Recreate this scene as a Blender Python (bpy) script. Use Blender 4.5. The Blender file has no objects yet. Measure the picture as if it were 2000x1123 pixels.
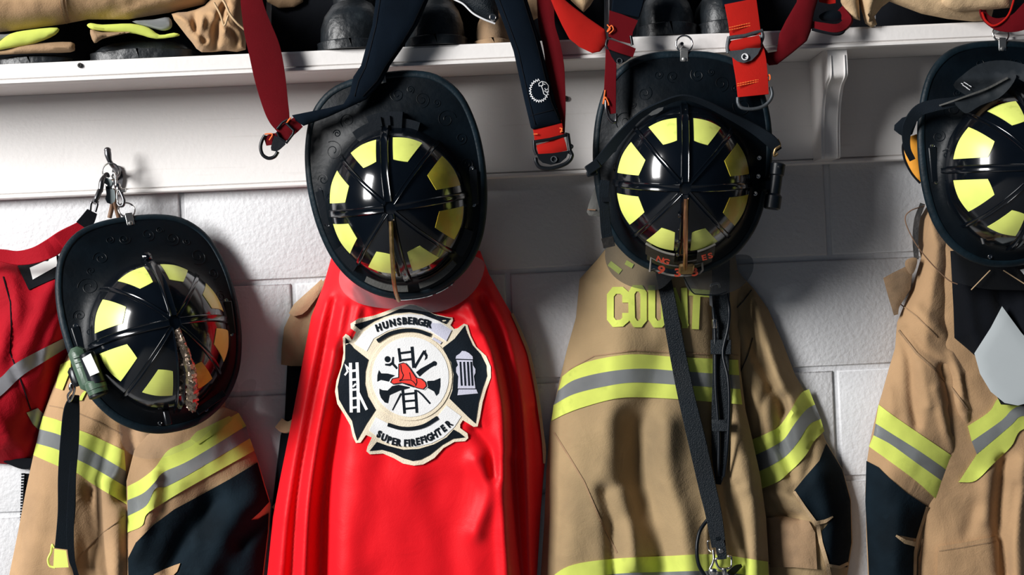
import bpy, bmesh, random
import numpy as np
from math import *
from mathutils import Vector, Matrix, noise
from mathutils.geometry import delaunay_2d_cdt
random.seed(7)
SC = bpy.context.scene
COL = SC.collection
# ---------- camera geometry: 1860 mm of wall across the 2000 px frame, lens 2.5 m from the wall
W = 1860.0; D = 2500.0; K = W/2000/D; TH = 0.0435; ZC = 1450.0
CR = np.array([cos(TH), 0, -sin(TH)]); CU = np.array([sin(TH), 0, cos(TH)])
def P(px, py, d):
    "world point (mm) at depth d in front of the wall that lies on the ray through a photo pixel"
    px = np.asarray(px, float); py = np.asarray(py, float); d = np.asarray(d, float)
    u = (px-1000)*K; v = (561.5-py)*K
    q = np.stack([u*CR[0]+v*CU[0], np.ones_like(u), u*CR[2]+v*CU[2]], -1)*(D-d)[..., None]
    return q + np.array([0, -D, ZC])
def p1(px, py, d): return Vector(P(px, py, d).tolist())
def pxs(d): return K*(D-d)          # mm per pixel at depth d

# ---------- materials
MATS = {}
def mat(name, col, rough=.6, metal=0., var=.12, vscale=9., bump=0., bscale=60., spec=.5, coat=0., sheen=0., weave=0., wscale=260., alpha=1., dirt=None, wrinkle=0.):
    m = bpy.data.materials.new(name); m.use_nodes = True
    nt = m.node_tree; N = nt.nodes; L = nt.links
    b = N['Principled BSDF']
    b.inputs['Roughness'].default_value = rough; b.inputs['Metallic'].default_value = metal
    b.inputs['Specular IOR Level'].default_value = spec
    b.inputs['Coat Weight'].default_value = coat; b.inputs['Coat Roughness'].default_value = .06
    b.inputs['Sheen Weight'].default_value = sheen
    tc = N.new('ShaderNodeTexCoord')
    no = N.new('ShaderNodeTexNoise'); no.inputs['Scale'].default_value = vscale; no.inputs['Detail'].default_value = 6
    L.new(tc.outputs['Object'], no.inputs['Vector'])
    cr = N.new('ShaderNodeValToRGB')
    c = np.array(col)
    lo = np.clip(c*(1-var), 0, 1); hi = np.clip(c*(1+var*.6), 0, 1)
    cr.color_ramp.elements[0].position = .32; cr.color_ramp.elements[0].color = (*lo, 1)
    cr.color_ramp.elements[1].position = .68; cr.color_ramp.elements[1].color = (*hi, 1)
    L.new(no.outputs['Fac'], cr.inputs['Fac'])
    out = cr.outputs['Color']
    if dirt:
        dcol, dscale, thr, amt = dirt
        n2 = N.new('ShaderNodeTexNoise'); n2.inputs['Scale'].default_value = dscale; n2.inputs['Detail'].default_value = 8
        L.new(tc.outputs['Object'], n2.inputs['Vector'])
        r2 = N.new('ShaderNodeValToRGB'); r2.color_ramp.elements[0].position = thr; r2.color_ramp.elements[1].position = thr+.1
        r2.color_ramp.elements[0].color = (0, 0, 0, 1); r2.color_ramp.elements[1].color = (amt, amt, amt, 1)
        L.new(n2.outputs['Fac'], r2.inputs['Fac'])
        mx = N.new('ShaderNodeMix'); mx.data_type = 'RGBA'
        L.new(r2.outputs['Color'], mx.inputs['Factor']); L.new(out, mx.inputs['A']); mx.inputs['B'].default_value = (*dcol, 1)
        out = mx.outputs['Result']
    L.new(out, b.inputs['Base Color'])
    hsum = None
    def addh(sock, f):
        nonlocal hsum
        mu = N.new('ShaderNodeMath'); mu.operation = 'MULTIPLY'; mu.inputs[1].default_value = f; L.new(sock, mu.inputs[0])
        if hsum is None: hsum = mu.outputs[0]
        else:
            ad = N.new('ShaderNodeMath'); ad.operation = 'ADD'; L.new(hsum, ad.inputs[0]); L.new(mu.outputs[0], ad.inputs[1]); hsum = ad.outputs[0]
    if bump:
        n3 = N.new('ShaderNodeTexNoise'); n3.inputs['Scale'].default_value = bscale; n3.inputs['Detail'].default_value = 4
        L.new(tc.outputs['Object'], n3.inputs['Vector']); addh(n3.outputs['Fac'], bump)
    if wrinkle:
        n4 = N.new('ShaderNodeTexNoise'); n4.inputs['Scale'].default_value = 14; n4.inputs['Detail'].default_value = 5; n4.inputs['Distortion'].default_value = .9
        L.new(tc.outputs['Object'], n4.inputs['Vector']); addh(n4.outputs['Fac'], wrinkle)
    if weave:
        for ax in ((1, 0, 1), (1, 0, -1)):
            mp = N.new('ShaderNodeMapping'); mp.inputs['Rotation'].default_value = (0, atan2(ax[2], ax[0]), 0)
            L.new(tc.outputs['Object'], mp.inputs['Vector'])
            wv = N.new('ShaderNodeTexWave'); wv.inputs['Scale'].default_value = wscale/6.28*2; wv.bands_direction = 'X'
            L.new(mp.outputs['Vector'], wv.inputs['Vector']); addh(wv.outputs['Fac'], weave)
    if hsum is not None:
        bp = N.new('ShaderNodeBump'); bp.inputs['Strength'].default_value = 1.; bp.inputs['Distance'].default_value = .001
        L.new(hsum, bp.inputs['Height']); L.new(bp.outputs['Normal'], b.inputs['Normal'])
    MATS[name] = m
    return m
def clear_mat(name, tint, haze=.1, rough=.22):
    m = bpy.data.materials.new(name); m.use_nodes = True; nt = m.node_tree; N = nt.nodes; L = nt.links
    N.remove(N['Principled BSDF'])
    t = N.new('ShaderNodeBsdfTransparent'); t.inputs['Color'].default_value = (*tint, 1)
    g = N.new('ShaderNodeBsdfGlossy'); g.inputs['Roughness'].default_value = rough; g.inputs['Color'].default_value = (1, 1, 1, 1)
    df = N.new('ShaderNodeBsdfDiffuse'); df.inputs['Color'].default_value = (.7, .74, .78, 1)
    m1 = N.new('ShaderNodeMixShader'); m1.inputs['Fac'].default_value = haze
    L.new(t.outputs[0], m1.inputs[1]); L.new(df.outputs[0], m1.inputs[2])
    fr = N.new('ShaderNodeFresnel'); fr.inputs['IOR'].default_value = 1.22
    m2 = N.new('ShaderNodeMixShader'); L.new(fr.outputs[0], m2.inputs['Fac']); L.new(m1.outputs[0], m2.inputs[1]); L.new(g.outputs[0], m2.inputs[2])
    L.new(m2.outputs[0], N['Material Output'].inputs['Surface'])
    MATS[name] = m; return m
mat('tan_canvas', (.43, .265, .135), .9, var=.16, bump=.5, bscale=420, sheen=.15, dirt=((.20, .125, .062), 3.2, .53, .5), wrinkle=3.6)
mat('khaki_canvas', (.35, .245, .125), .9, var=.16, bump=.5, bscale=420, sheen=.1, dirt=((.16, .115, .06), 3.4, .53, .5), wrinkle=3.6)
mat('brown_canvas', (.33, .21, .115), .9, var=.25, bump=.5, bscale=420, dirt=((.12, .085, .055), 7, .55, .6), wrinkle=4.)
mat('pale_canvas', (.55, .385, .22), .9, var=.18, bump=.5, bscale=380, wrinkle=4., dirt=((.36, .24, .13), 30, .55, .5))
mat('lime_tape', (.78, .88, .17), .7, spec=.2, var=.10, vscale=20, weave=.35, wscale=1100, dirt=((.38, .48, .07), 26, .6, .3), wrinkle=1.5)
mat('silver_tape', (.24, .255, .26), .42, .35, var=.18, vscale=14, weave=.25, wscale=1100, wrinkle=1.5)
mat('grey_tape', (.26, .26, .28), .5, .2, var=.15, wrinkle=1.5)
mat('navy_pad', (.0042, .010, .0155), .85, spec=.12, var=.4, vscale=12, bump=.4, bscale=300, wrinkle=3.0, dirt=((.012, .024, .034), 8, .55, .6))
mat('black_fabric', (.0035, .0045, .007), .9, spec=.1, var=.3, bump=.4, bscale=300, wrinkle=2., sheen=.05)
mat('black_webbing', (.0045, .0085, .0135), .8, spec=.15, var=.3, bump=.8, bscale=500, weave=.2, wscale=900)
mat('padded_navy', (.0026, .006, .0115), .9, spec=.07, var=.3, bump=.5, bscale=400, weave=.15, wscale=900, wrinkle=2.)
mat('black_leather', (.0035, .0075, .0115), .5, var=.3, bump=1.6, bscale=520, spec=.25)
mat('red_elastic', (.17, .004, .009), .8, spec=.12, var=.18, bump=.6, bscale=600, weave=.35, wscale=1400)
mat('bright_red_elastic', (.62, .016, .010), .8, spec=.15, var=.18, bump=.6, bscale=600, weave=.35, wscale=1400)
mat('red_satin', (.84, .006, .014), .50, var=.06, vscale=5, bump=.15, bscale=500, sheen=.05, wrinkle=1.6, spec=.22)
mat('red_nylon', (.36, .004, .013), .78, spec=.12, var=.15, vscale=8, bump=.4, bscale=500, wrinkle=5)
mat('orange_thread', (.85, .16, .03), .8)
mat('cream_felt', (.86, .75, .57), .9, var=.08, vscale=40, bump=.8, bscale=500)
mat('white_felt', (.86, .86, .86), .85, var=.04, vscale=30, bump=.5, bscale=500)
mat('lilac_felt', (.60, .60, .72), .8, var=.06, bump=.5, bscale=500)
mat('black_felt', (.0045, .009, .015), .75, spec=.15, var=.3, bump=.5, bscale=500, wrinkle=2)
mat('red_felt', (.85, .035, .02), .7, var=.06)
mat('helmet_shell', (.0022, .0036, .006), .14, var=.3, vscale=20, bump=.10, bscale=35, spec=.5, coat=.35)
mat('helmet_brim', (.0016, .0040, .0066), .42, spec=.17, var=.45, vscale=15, bump=.5, bscale=90, dirt=((.012, .019, .024), 9, .64, .3))
mat('helmet_edge', (.0045, .0125, .019), .5, spec=.22, var=.4, vscale=30, bump=.6, bscale=160, dirt=((.03, .04, .045), 20, .6, .35))
mat('black_plastic', (.0035, .006, .0095), .4, spec=.3, var=.3, bump=.2, bscale=200)
mat('black_rubber', (.007, .010, .013), .42, var=.5, vscale=25, bump=2.2, bscale=60, dirt=((.035, .045, .05), 18, .58, .5), spec=.45)
mat('lime_sticker', (.80, .88, .20), .36, var=.07, vscale=30, dirt=((.42, .50, .08), 34, .62, .5))
mat('amber_sticker', (.62, .52, .05), .36, var=.22, vscale=40, dirt=((.62, .33, .02), 22, .5, .7))
mat('brass', (.42, .28, .13), .38, .9, var=.35, vscale=60, bump=.8, bscale=150)
mat('copper', (.55, .27, .14), .32, .95, var=.25, vscale=60, bump=.5, bscale=150)
mat('antique_brass', (.40, .31, .24), .30, .95, var=.4, vscale=50, bump=3.2, bscale=95)
mat('chrome', (.62, .60, .58), .18, 1., var=.1)
mat('dark_chrome', (.16, .16, .17), .3, 1., var=.2)
mat('gunmetal', (.085, .095, .105), .5, .5, var=.25, bump=.4, bscale=200)
mat('black_metal', (.008, .010, .013), .32, .3, var=.2)
mat('steel_plate', (.40, .40, .39), .35, .9, var=.2)
mat('pewter', (.20, .235, .24), .38, .8, var=.1)
mat('olive_plastic', (.055, .10, .065), .38, var=.2, bump=.3, bscale=200)
mat('white_label', (.78, .79, .77), .45, var=.05, dirt=((.1, .1, .1), 60, .66, .6))
mat('yellow_plastic', (.72, .78, .16), .4, var=.08)
mat('orange_cloth', (.72, .30, .025), .8, var=.25, wrinkle=2)
mat('tan_leather', (.20, .115, .07), .5, var=.3)
mat('dark_leather', (.018, .016, .015), .5, var=.5, bump=1., bscale=120, dirt=((.06, .05, .045), 30, .55, .5))
mat('grey_foam', (.075, .075, .07), .8, var=.3, bump=1., bscale=200)
mat('panel_trim', (.20, .19, .175), .7, var=.3)
mat('shield_red', (.60, .07, .03), .6, var=.3)
mat('shield_ivory', (.42, .38, .30), .6, var=.25)
mat('grey_board', (.50, .545, .56), .6, var=.04)
mat('smoke_rubber', (.022, .027, .032), .45, spec=.3, var=.35, vscale=18, bump=.5, bscale=100, dirt=((.09, .095, .10), 14, .55, .4))
mat('white_print', (.75, .76, .78), .6, var=.05)
mat('dark_hole', (.012, .011, .010), .7)
mat('screw_steel', (.10, .095, .09), .45, .7)
clear_mat('clear_visor', (.86, .86, .87), .10)
clear_mat('smoke_visor', (.62, .64, .66), .03)
clear_mat('thin_visor', (.96, .96, .96), .008)
def wall_paint(name, c1, c2, bscale, bump, grain=False):
    m = mat(name, c1, .55, var=.05, vscale=3, bump=bump, bscale=bscale, spec=.35, dirt=(c2, 24, .70, .35))
    return m
wall_paint('block_paint', (.655, .66, .675), (.45, .43, .42), 130, 1.6)
def wood_paint():
    m = mat('board_paint', (.81, .785, .765), .45, var=.05, vscale=2.5, bump=.35, bscale=120, spec=.4, dirt=((.42, .36, .31), 13, .69, .45))
    nt = m.node_tree; N = nt.nodes; L = nt.links; b = N['Principled BSDF']
    tc = [n for n in N if n.type == 'TEX_COORD'][0]
    mp = N.new('ShaderNodeMapping'); mp.inputs['Scale'].default_value = (2.2, 30, 60); L.new(tc.outputs['Object'], mp.inputs['Vector'])
    n = N.new('ShaderNodeTexNoise'); n.inputs['Scale'].default_value = 2; n.inputs['Detail'].default_value = 5; L.new(mp.outputs[0], n.inputs['Vector'])
    r = N.new('ShaderNodeValToRGB'); r.color_ramp.elements[0].position = .63; r.color_ramp.elements[1].position = .75
    r.color_ramp.elements[0].color = (0, 0, 0, 1); r.color_ramp.elements[1].color = (.22, .22, .22, 1); L.new(n.outputs['Fac'], r.inputs['Fac'])
    src = b.inputs['Base Color'].links[0].from_socket
    mx = N.new('ShaderNodeMix'); mx.data_type = 'RGBA'; L.new(r.outputs['Color'], mx.inputs['Factor']); L.new(src, mx.inputs['A']); mx.inputs['B'].default_value = (.50, .44, .39, 1)
    L.new(mx.outputs['Result'], b.inputs['Base Color'])
wood_paint()
mat('concrete', (.15, .155, .16), .8, var=.2, bump=1, bscale=40)

# ---------- objects
def tag(o, label, cat, group=None):
    o['label'] = label; o['category'] = cat
    if group: o['group'] = group
    return o
ROOT = {}
def thing(name, label, cat, at, group=None, M=None):
    "Empty at the thing's base, world mm"
    o = bpy.data.objects.new(name, None); COL.objects.link(o); o.empty_display_size = .05
    mw = M.copy() if M is not None else Matrix.Translation(Vector(at)*.001)
    o.matrix_world = mw; ROOT[o.name] = mw
    tag(o, label, cat, group); return o
class MB:
    def __init__(s): s.v = []; s.f = []
    def add(s, v, f):
        n = len(s.v); s.v += [tuple(map(float, q)) for q in v]; s.f += [tuple(int(i)+n for i in q) for q in f]; return s
    def build(s, name, m, parent=None, sharp=40, label=None, local=False, kind=None, smooth=True, recalc=True):
        me = bpy.data.meshes.new(name)
        V = np.array(s.v)*.001
        base = Vector((0, 0, 0))
        if parent is not None and not local:
            r = parent; chain = Matrix.Identity(4)
            mi = np.array(ROOT[parent.name].inverted())
            V = V@mi[:3, :3].T + mi[:3, 3]
        elif parent is None:
            c = V.mean(0); V = V-c; base = Vector(c.tolist())
        me.from_pydata(V.tolist(), [], s.f)
        if recalc:
            bm = bmesh.new(); bm.from_mesh(me); bmesh.ops.recalc_face_normals(bm, faces=bm.faces); bm.to_mesh(me); bm.free()
        if smooth:
            me.polygons.foreach_set('use_smooth', [True]*len(me.polygons)); me.set_sharp_from_angle(angle=radians(sharp))
        me.materials.append(MATS[m])
        o = bpy.data.objects.new(name, me); COL.objects.link(o)
        if parent is not None:
            o.parent = parent; ROOT[o.name] = ROOT[parent.name]
        else:
            o.location = base; ROOT[o.name] = Matrix.Translation(base)
        if label: o['label'] = label
        if kind: o['kind'] = kind
        me.update(); return o
def catmull(pts, n=8, closed=False):
    pts = [np.array(p, float) for p in pts]; N = len(pts); o = []
    if N < 3 and not closed: 
        return [pts[0]+(pts[-1]-pts[0])*i/n for i in range(n+1)]
    rng = range(N) if closed else range(N-1)
    for i in rng:
        if closed: a, b, c, d = pts[i-1], pts[i], pts[(i+1) % N], pts[(i+2) % N]
        else:
            b, c = pts[i], pts[i+1]; a = pts[i-1] if i > 0 else 2*b-c; d = pts[i+2] if i+2 < N else 2*c-b
        for j in range(n):
            t = j/n; o.append(.5*(2*b+(c-a)*t+(2*a-5*b+4*c-d)*t*t+(3*b-a-3*c+d)*t**3))
    if not closed: o.append(pts[-1])
    return o
def resample(poly, step):
    o = []; N = len(poly)
    for i in range(N):
        a = np.array(poly[i], float); b = np.array(poly[(i+1) % N], float); L = np.hypot(*(b-a))
        n = max(1, int(ceil(L/step)))
        for j in range(n): o.append(a+(b-a)*j/n)
    out = [o[0]]
    for q in o[1:]:
        if np.hypot(*(q-out[-1])) > .25: out.append(q)
    if np.hypot(*(out[-1]-out[0])) < .25: out.pop()
    return np.array(out)
def segdist(x, y, poly, closed=True):
    poly = np.asarray(poly, float); a = poly if closed else poly[:-1]; b = np.roll(poly, -1, 0) if closed else poly[1:]
    ab = b-a; L2 = (ab**2).sum(1)+1e-9; r = np.full(len(x), 1e9)
    for i in range(len(a)):
        t = np.clip(((x-a[i, 0])*ab[i, 0]+(y-a[i, 1])*ab[i, 1])/L2[i], 0, 1)
        d = np.hypot(x-a[i, 0]-t*ab[i, 0], y-a[i, 1]-t*ab[i, 1]); np.minimum(r, d, out=r)
    return r
def inside(x, y, poly):
    poly = np.asarray(poly, float); r = np.zeros(len(x), bool); n = len(poly); j = n-1
    for i in range(n):
        xi, yi = poly[i]; xj, yj = poly[j]
        c = ((yi > y) != (yj > y)) & (x < (xj-xi)*(y-yi)/(yj-yi+1e-12)+xi); r ^= c; j = i
    return r
FOLD = 1.45
class Surf:
    "a bulging hanging cloth: outline (photo px), wall-side depth, how far it swells, fold lines"
    def __init__(s, poly, base, bulge, lam, folds=(), namp=0., nscale=60., seed=0, tilt=None, edge=4, smooth=0):
        poly = [np.array(p, float) for p in poly]
        if smooth: poly = catmull(poly, smooth, True)
        s.poly = resample(poly, 9); s.base = base; s.bulge = bulge; s.lam = lam
        s.folds = [(catmull(f[0], 6), f[1]*FOLD*min(1, f[2]/13), max(f[2], 7.5)) for f in folds]; s.namp = namp; s.ns = nscale; s.seed = seed; s.tilt = tilt; s.edge = edge
    def depth(s, x, y):
        x = np.asarray(x, float); y = np.asarray(y, float); sh = x.shape; x = x.ravel(); y = y.ravel()
        dist = segdist(x, y, s.poly); dist = np.where(inside(x, y, s.poly), dist, 0)
        d = s.base + s.bulge*(1-np.exp(-dist/s.lam))
        if s.tilt: d = d + s.tilt(x, y)
        mask = 1-np.exp(-dist/14.)
        for f, a, w in s.folds:
            q = segdist(x, y, np.array(f), False); d = d + a*np.exp(-(q/w)**2)*mask
        if s.namp:
            nn = np.array([noise.noise(Vector((xx/s.ns, yy/s.ns/1.6, s.seed*3.1)))+.4*noise.noise(Vector((xx/s.ns*2.3, yy/s.ns*1.5, s.seed+9.))) for xx, yy in zip(x, y)]); d = d+nn*s.namp*mask
        return d.reshape(sh)
class Flat:
    def __init__(s, f): s.f = f
    def depth(s, x, y):
        x = np.asarray(x, float); y = np.asarray(y, float)
        return s.f(x, y) if callable(s.f) else np.full(x.shape, float(s.f))
def cdt(poly, res, rim=()):
    poly = np.asarray(poly, float)
    x0, y0 = poly.min(0); x1, y1 = poly.max(0)
    gx, gy = np.meshgrid(np.arange(x0+res*.5, x1, res), np.arange(y0+res*.5, y1, res*.87)); gx = gx.copy(); gx[1::2] += res*.5
    gx = gx.ravel(); gy = gy.ravel()
    k = inside(gx, gy, poly); gx = gx[k]; gy = gy[k]
    off = rim[-1] if rim else 0
    if len(gx):
        k = segdist(gx, gy, poly) > max(off+res*.45, res*.45); gx = gx[k]; gy = gy[k]
    pts = [Vector(p) for p in poly.tolist()]+[Vector((a, b)) for a, b in zip(gx, gy)]
    n = len(poly)
    if rim:
        t = np.roll(poly, -1, 0)-np.roll(poly, 1, 0); t /= np.hypot(t[:, 0], t[:, 1])[:, None]+1e-9
        nr = np.stack([-t[:, 1], t[:, 0]], 1); area = .5*np.sum(poly[:, 0]*np.roll(poly[:, 1], -1)-np.roll(poly[:, 0], -1)*poly[:, 1])
        if area < 0: nr = -nr
        for r in rim:
            q = poly+nr*r; ok = inside(q[:, 0], q[:, 1], poly); dd = segdist(q[:, 0], q[:, 1], poly)
            for a, o2, d2 in zip(q, ok, dd):
                if o2 and d2 > r*.9: pts.append(Vector(a.tolist()))
    v, e, f, *_ = delaunay_2d_cdt(pts, [(i, (i+1) % n) for i in range(n)], [list(range(n))], 1, 1e-4)
    return np.array([(q.x, q.y) for q in v]), f
def sheet(mb, poly, front, back, res=9, rim=(), smooth=0, step=None):
    "closed solid between two depth functions over a photo-px outline"
    poly = [np.array(p, float) for p in poly]
    if smooth: poly = catmull(poly, smooth, True)
    poly = resample(poly, step or res)
    v, f = cdt(poly, res, rim)
    x, y = v[:, 0], v[:, 1]
    df = front(x, y); db = back(x, y, df) if callable(back) else np.full(len(x), float(back))
    db = np.minimum(db, df-.3)
    A = P(x, y, df); B = P(x, y, db); n = len(v)
    F = [tuple(q) for q in f]+[tuple(i+n for i in reversed(q)) for q in f]
    cnt = {}
    for q in f:
        for i in range(len(q)):
            a, b = q[i], q[(i+1) % len(q)]; cnt[(a, b)] = 1
    for (a, b) in list(cnt):
        if (b, a) not in cnt: F.append((b, a, a+n, b+n))
    mb.add(np.vstack([A, B]), F); return mb
def garment(name, S, m, parent, res=9, back=None, rim=(2, 6), label=None):
    mb = MB(); bk = S.base-6 if back is None else back
    sheet(mb, S.poly, lambda x, y: S.depth(x, y), bk if callable(bk) else (lambda x, y, df: np.full(len(x), max(1.5, bk))), res, rim)
    return mb.build(name, m, parent, sharp=75, label=label)
def decal(name, polys, S, eps, m, parent, res=8, thick=2.2, smooth=0, label=None, step=None):
    if name == 'seam' and len(polys) > 1:
        for p in polys: decal(name, [p], S, eps, m, parent, res, thick, smooth, label, step)
        return
    mb = MB()
    for p in polys:
        sheet(mb, p, lambda x, y: S.depth(x, y)+eps, lambda x, y, df: df-thick, res, (), smooth, step)
    return mb.build(name, m, parent, sharp=50, label=label)
def band(top, bot, n=6):
    return [tuple(q) for q in catmull(top, n)]+[tuple(q) for q in catmull(bot, n)[::-1]]
def stroke(pts, w, closed=False):
    "outline polygon of a polyline drawn with a flat pen of width w"
    p = [np.array(q, float) for q in pts]; L = []; R_ = []
    n = len(p)
    for i in range(n):
        a = p[max(0, i-1)]; c = p[min(n-1, i+1)]
        t1 = p[i]-a; t2 = c-p[i]
        t1 = t1/(np.hypot(*t1)+1e-9); t2 = t2/(np.hypot(*t2)+1e-9)
        if i == 0: t1 = t2
        if i == n-1: t2 = t1
        t = t1+t2; t /= np.hypot(*t)+1e-9; nr = np.array([-t[1], t[0]]); c_ = max(.5, float(t@t1)); ww = w[i] if hasattr(w, '__len__') else w
        L.append(p[i]+nr*ww/2/c_); R_.append(p[i]-nr*ww/2/c_)
    return [tuple(q) for q in L]+[tuple(q) for q in R_[::-1]]
def segs(pts, w, ext=.0):
    "one slab per straight piece of a block letter or outline"
    o = []
    for (x0, y0), (x1, y1) in zip(pts[:-1], pts[1:]):
        L = hypot(x1-x0, y1-y0)+1e-6; tx, ty = (x1-x0)/L, (y1-y0)/L; e = w*ext; nx, ny = -ty*w/2, tx*w/2
        o.append([(x0-tx*e+nx, y0-ty*e+ny), (x1+tx*e+nx, y1+ty*e+ny), (x1+tx*e-nx, y1+ty*e-ny), (x0-tx*e-nx, y0-ty*e-ny)])
    return o
def ribbon(mb, path, width, thick=2.5, twist=None, n=8, smooth=True):
    "strap along (px,py,d) points; width in photo px (number or one per point); twist in degrees about its run"
    P3 = [np.array(P(*q)) for q in path]; wd = list(width) if hasattr(width, '__len__') else [width]*len(path)
    wd = [w*pxs(q[2]) for w, q in zip(wd, path)]; tw = list(twist) if twist else [0]*len(path)
    Q = [np.r_[a, w, t] for a, w, t in zip(P3, wd, tw)]
    if smooth: Q = catmull(Q, n)
    V = []; F = []; m = len(Q)
    for i, q in enumerate(Q):
        a = Q[max(0, i-1)][:3]; b = Q[min(m-1, i+1)][:3]; t = b-a; t /= np.linalg.norm(t)+1e-9
        view = q[:3]-np.array([0, -D, ZC]); view /= np.linalg.norm(view)
        s = np.cross(t, view); s /= np.linalg.norm(s)+1e-9; up = np.cross(s, t)
        a_ = radians(q[4]); s, up = s*cos(a_)+up*sin(a_), up*cos(a_)-s*sin(a_)
        h = q[3]/2; k = thick/2
        for sx, sy in ((-1, -.6), (-.94, -1), (.94, -1), (1, -.6), (1, .6), (.94, 1), (-.94, 1), (-1, .6)): V.append(q[:3]+s*h*sx+up*k*sy)
    for i in range(m-1):
        for j in range(8): F.append((i*8+j, i*8+(j+1) % 8, i*8+8+(j+1) % 8, i*8+8+j))
    F.append(tuple(range(8))); F.append(tuple((m-1)*8+j for j in range(8))[::-1])
    return mb.add(V, F)
def tube3(mb, pts, r, n=8, seg=10, closed=False, smooth=True):
    "round rod through world mm points (radius number or one per point)"
    rr = list(r) if hasattr(r, '__len__') else [r]*len(pts)
    Q = [np.r_[np.array(q, float), k] for q, k in zip(pts, rr)]
    if smooth: Q = catmull(Q, n, closed)
    m = len(Q); V = []; F = []; ref = np.array([.31, .77, .55]); ref /= np.linalg.norm(ref)
    for i, q in enumerate(Q):
        a = Q[(i-1) % m if closed else max(0, i-1)][:3]; b = Q[(i+1) % m if closed else min(m-1, i+1)][:3]
        t = b-a; t /= np.linalg.norm(t)+1e-9
        s = ref-t*(ref@t); s /= np.linalg.norm(s)+1e-9; ref = s; u = np.cross(t, s)
        for j in range(seg):
            w = 2*pi*j/seg; V.append(q[:3]+(s*cos(w)+u*sin(w))*q[3])
    for i in range(m if closed else m-1):
        k = ((i+1) % m)*seg
        for j in range(seg): F.append((i*seg+j, i*seg+(j+1) % seg, k+(j+1) % seg, k+j))
    if not closed: F.append(tuple(range(seg))); F.append(tuple((m-1)*seg+j for j in range(seg))[::-1])
    return mb.add(V, F)
def tube(mb, path, r, **k): return tube3(mb, [P(*q) for q in path], r, **k)
def ringpx(mb, cx, cy, d, rx, r, ry=None, tilt=0., a0=0, a1=360, n=28, yaw=0., seg=8):
    "ring facing the viewer around a photo pixel; radii in px, wire radius in mm"
    ry = ry or rx; pts = []; full = abs(a1-a0) >= 359
    for i in range(n+(0 if full else 1)):
        t = radians(a0+(a1-a0)*i/n); x = rx*cos(t); y = ry*sin(t); c, s = cos(radians(tilt)), sin(radians(tilt))
        X = x*c-y*s; Y = x*s+y*c; pts.append(P(cx+X, cy+Y, d+yaw*X))
    return tube3(mb, pts, r, closed=full, smooth=False, seg=seg)
def box3(mb, c, ax, ay, az, hx, hy, hz, bev=.15):
    "chamfered block: centre, three axes, half sizes (mm)"
    c = np.array(c, float); ax, ay, az = [np.array(a, float)/np.linalg.norm(a) for a in (ax, ay, az)]
    b = min(hx, hy, hz)*bev*2; rings = []
    for z, q in ((-hz, b), (-hz+b, 0), (hz-b, 0), (hz, b)):
        X, Y = hx-q, hy-q; e = b if q == 0 else b*.6
        rings.append([(X-e, -Y, z), (X, -Y+e, z), (X, Y-e, z), (X-e, Y, z), (-X+e, Y, z), (-X, Y-e, z), (-X, -Y+e, z), (-X+e, -Y, z)])
    V = [c+ax*x+ay*y+az*z for R_ in rings for x, y, z in R_]; F = []
    for i in range(3):
        for j in range(8): F.append((i*8+j, i*8+(j+1) % 8, i*8+8+(j+1) % 8, i*8+8+j))
    F.append(tuple(range(7, -1, -1))); F.append(tuple(range(24, 32)))
    return mb.add(V, F)
def lathe3(mb, c, axis, prof, seg=20):
    "turned solid: profile of (radius, height along axis)"
    c = np.array(c, float); a = np.array(axis, float); a /= np.linalg.norm(a); s = np.cross(a, [.3, .5, .81]); s /= np.linalg.norm(s); u = np.cross(a, s)
    V = []; F = []; m = len(prof)
    for r, h in prof:
        for j in range(seg): V.append(c+a*h+(s*cos(2*pi*j/seg)+u*sin(2*pi*j/seg))*max(r, .01))
    for i in range(m-1):
        for j in range(seg): F.append((i*seg+j, i*seg+(j+1) % seg, (i+1)*seg+(j+1) % seg, (i+1)*seg+j))
    F.append(tuple(range(seg))[::-1]); F.append(tuple((m-1)*seg+j for j in range(seg)))
    return mb.add(V, F)
OUT = np.array([0, -1., 0])
def plate(mb, poly, d, thick, res=12, smooth=0, dome=0.):
    "flat plate facing the viewer"
    pl = np.array(catmull([np.array(p, float) for p in poly], smooth, True) if smooth else poly, float)
    fn = (lambda x, y: (d(x, y) if callable(d) else np.full(len(x), float(d))) + (dome*(1-np.exp(-segdist(x, y, pl)/6.)) if dome else 0))
    return sheet(mb, pl, fn, lambda x, y, df: (df*0 + (df-thick if callable(d) else d-thick)), res)
def glyph(ch, size, bold):
    cu = bpy.data.curves.new('tmp', 'FONT'); cu.body = ch; cu.size = 1; cu.offset = bold; cu.align_x = 'CENTER'; cu.resolution_u = 3
    o = bpy.data.objects.new('tmp', cu); COL.objects.link(o)
    dg = bpy.context.evaluated_depsgraph_get(); me = bpy.data.meshes.new_from_object(o.evaluated_get(dg))
    v = np.array([q.co[:2] for q in me.vertices]) if len(me.vertices) else np.zeros((0, 2)); f = [tuple(p.vertices) for p in me.polygons]
    bpy.data.objects.remove(o); bpy.data.curves.remove(cu); bpy.data.meshes.remove(me)
    return v*size/.70, f
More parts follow.
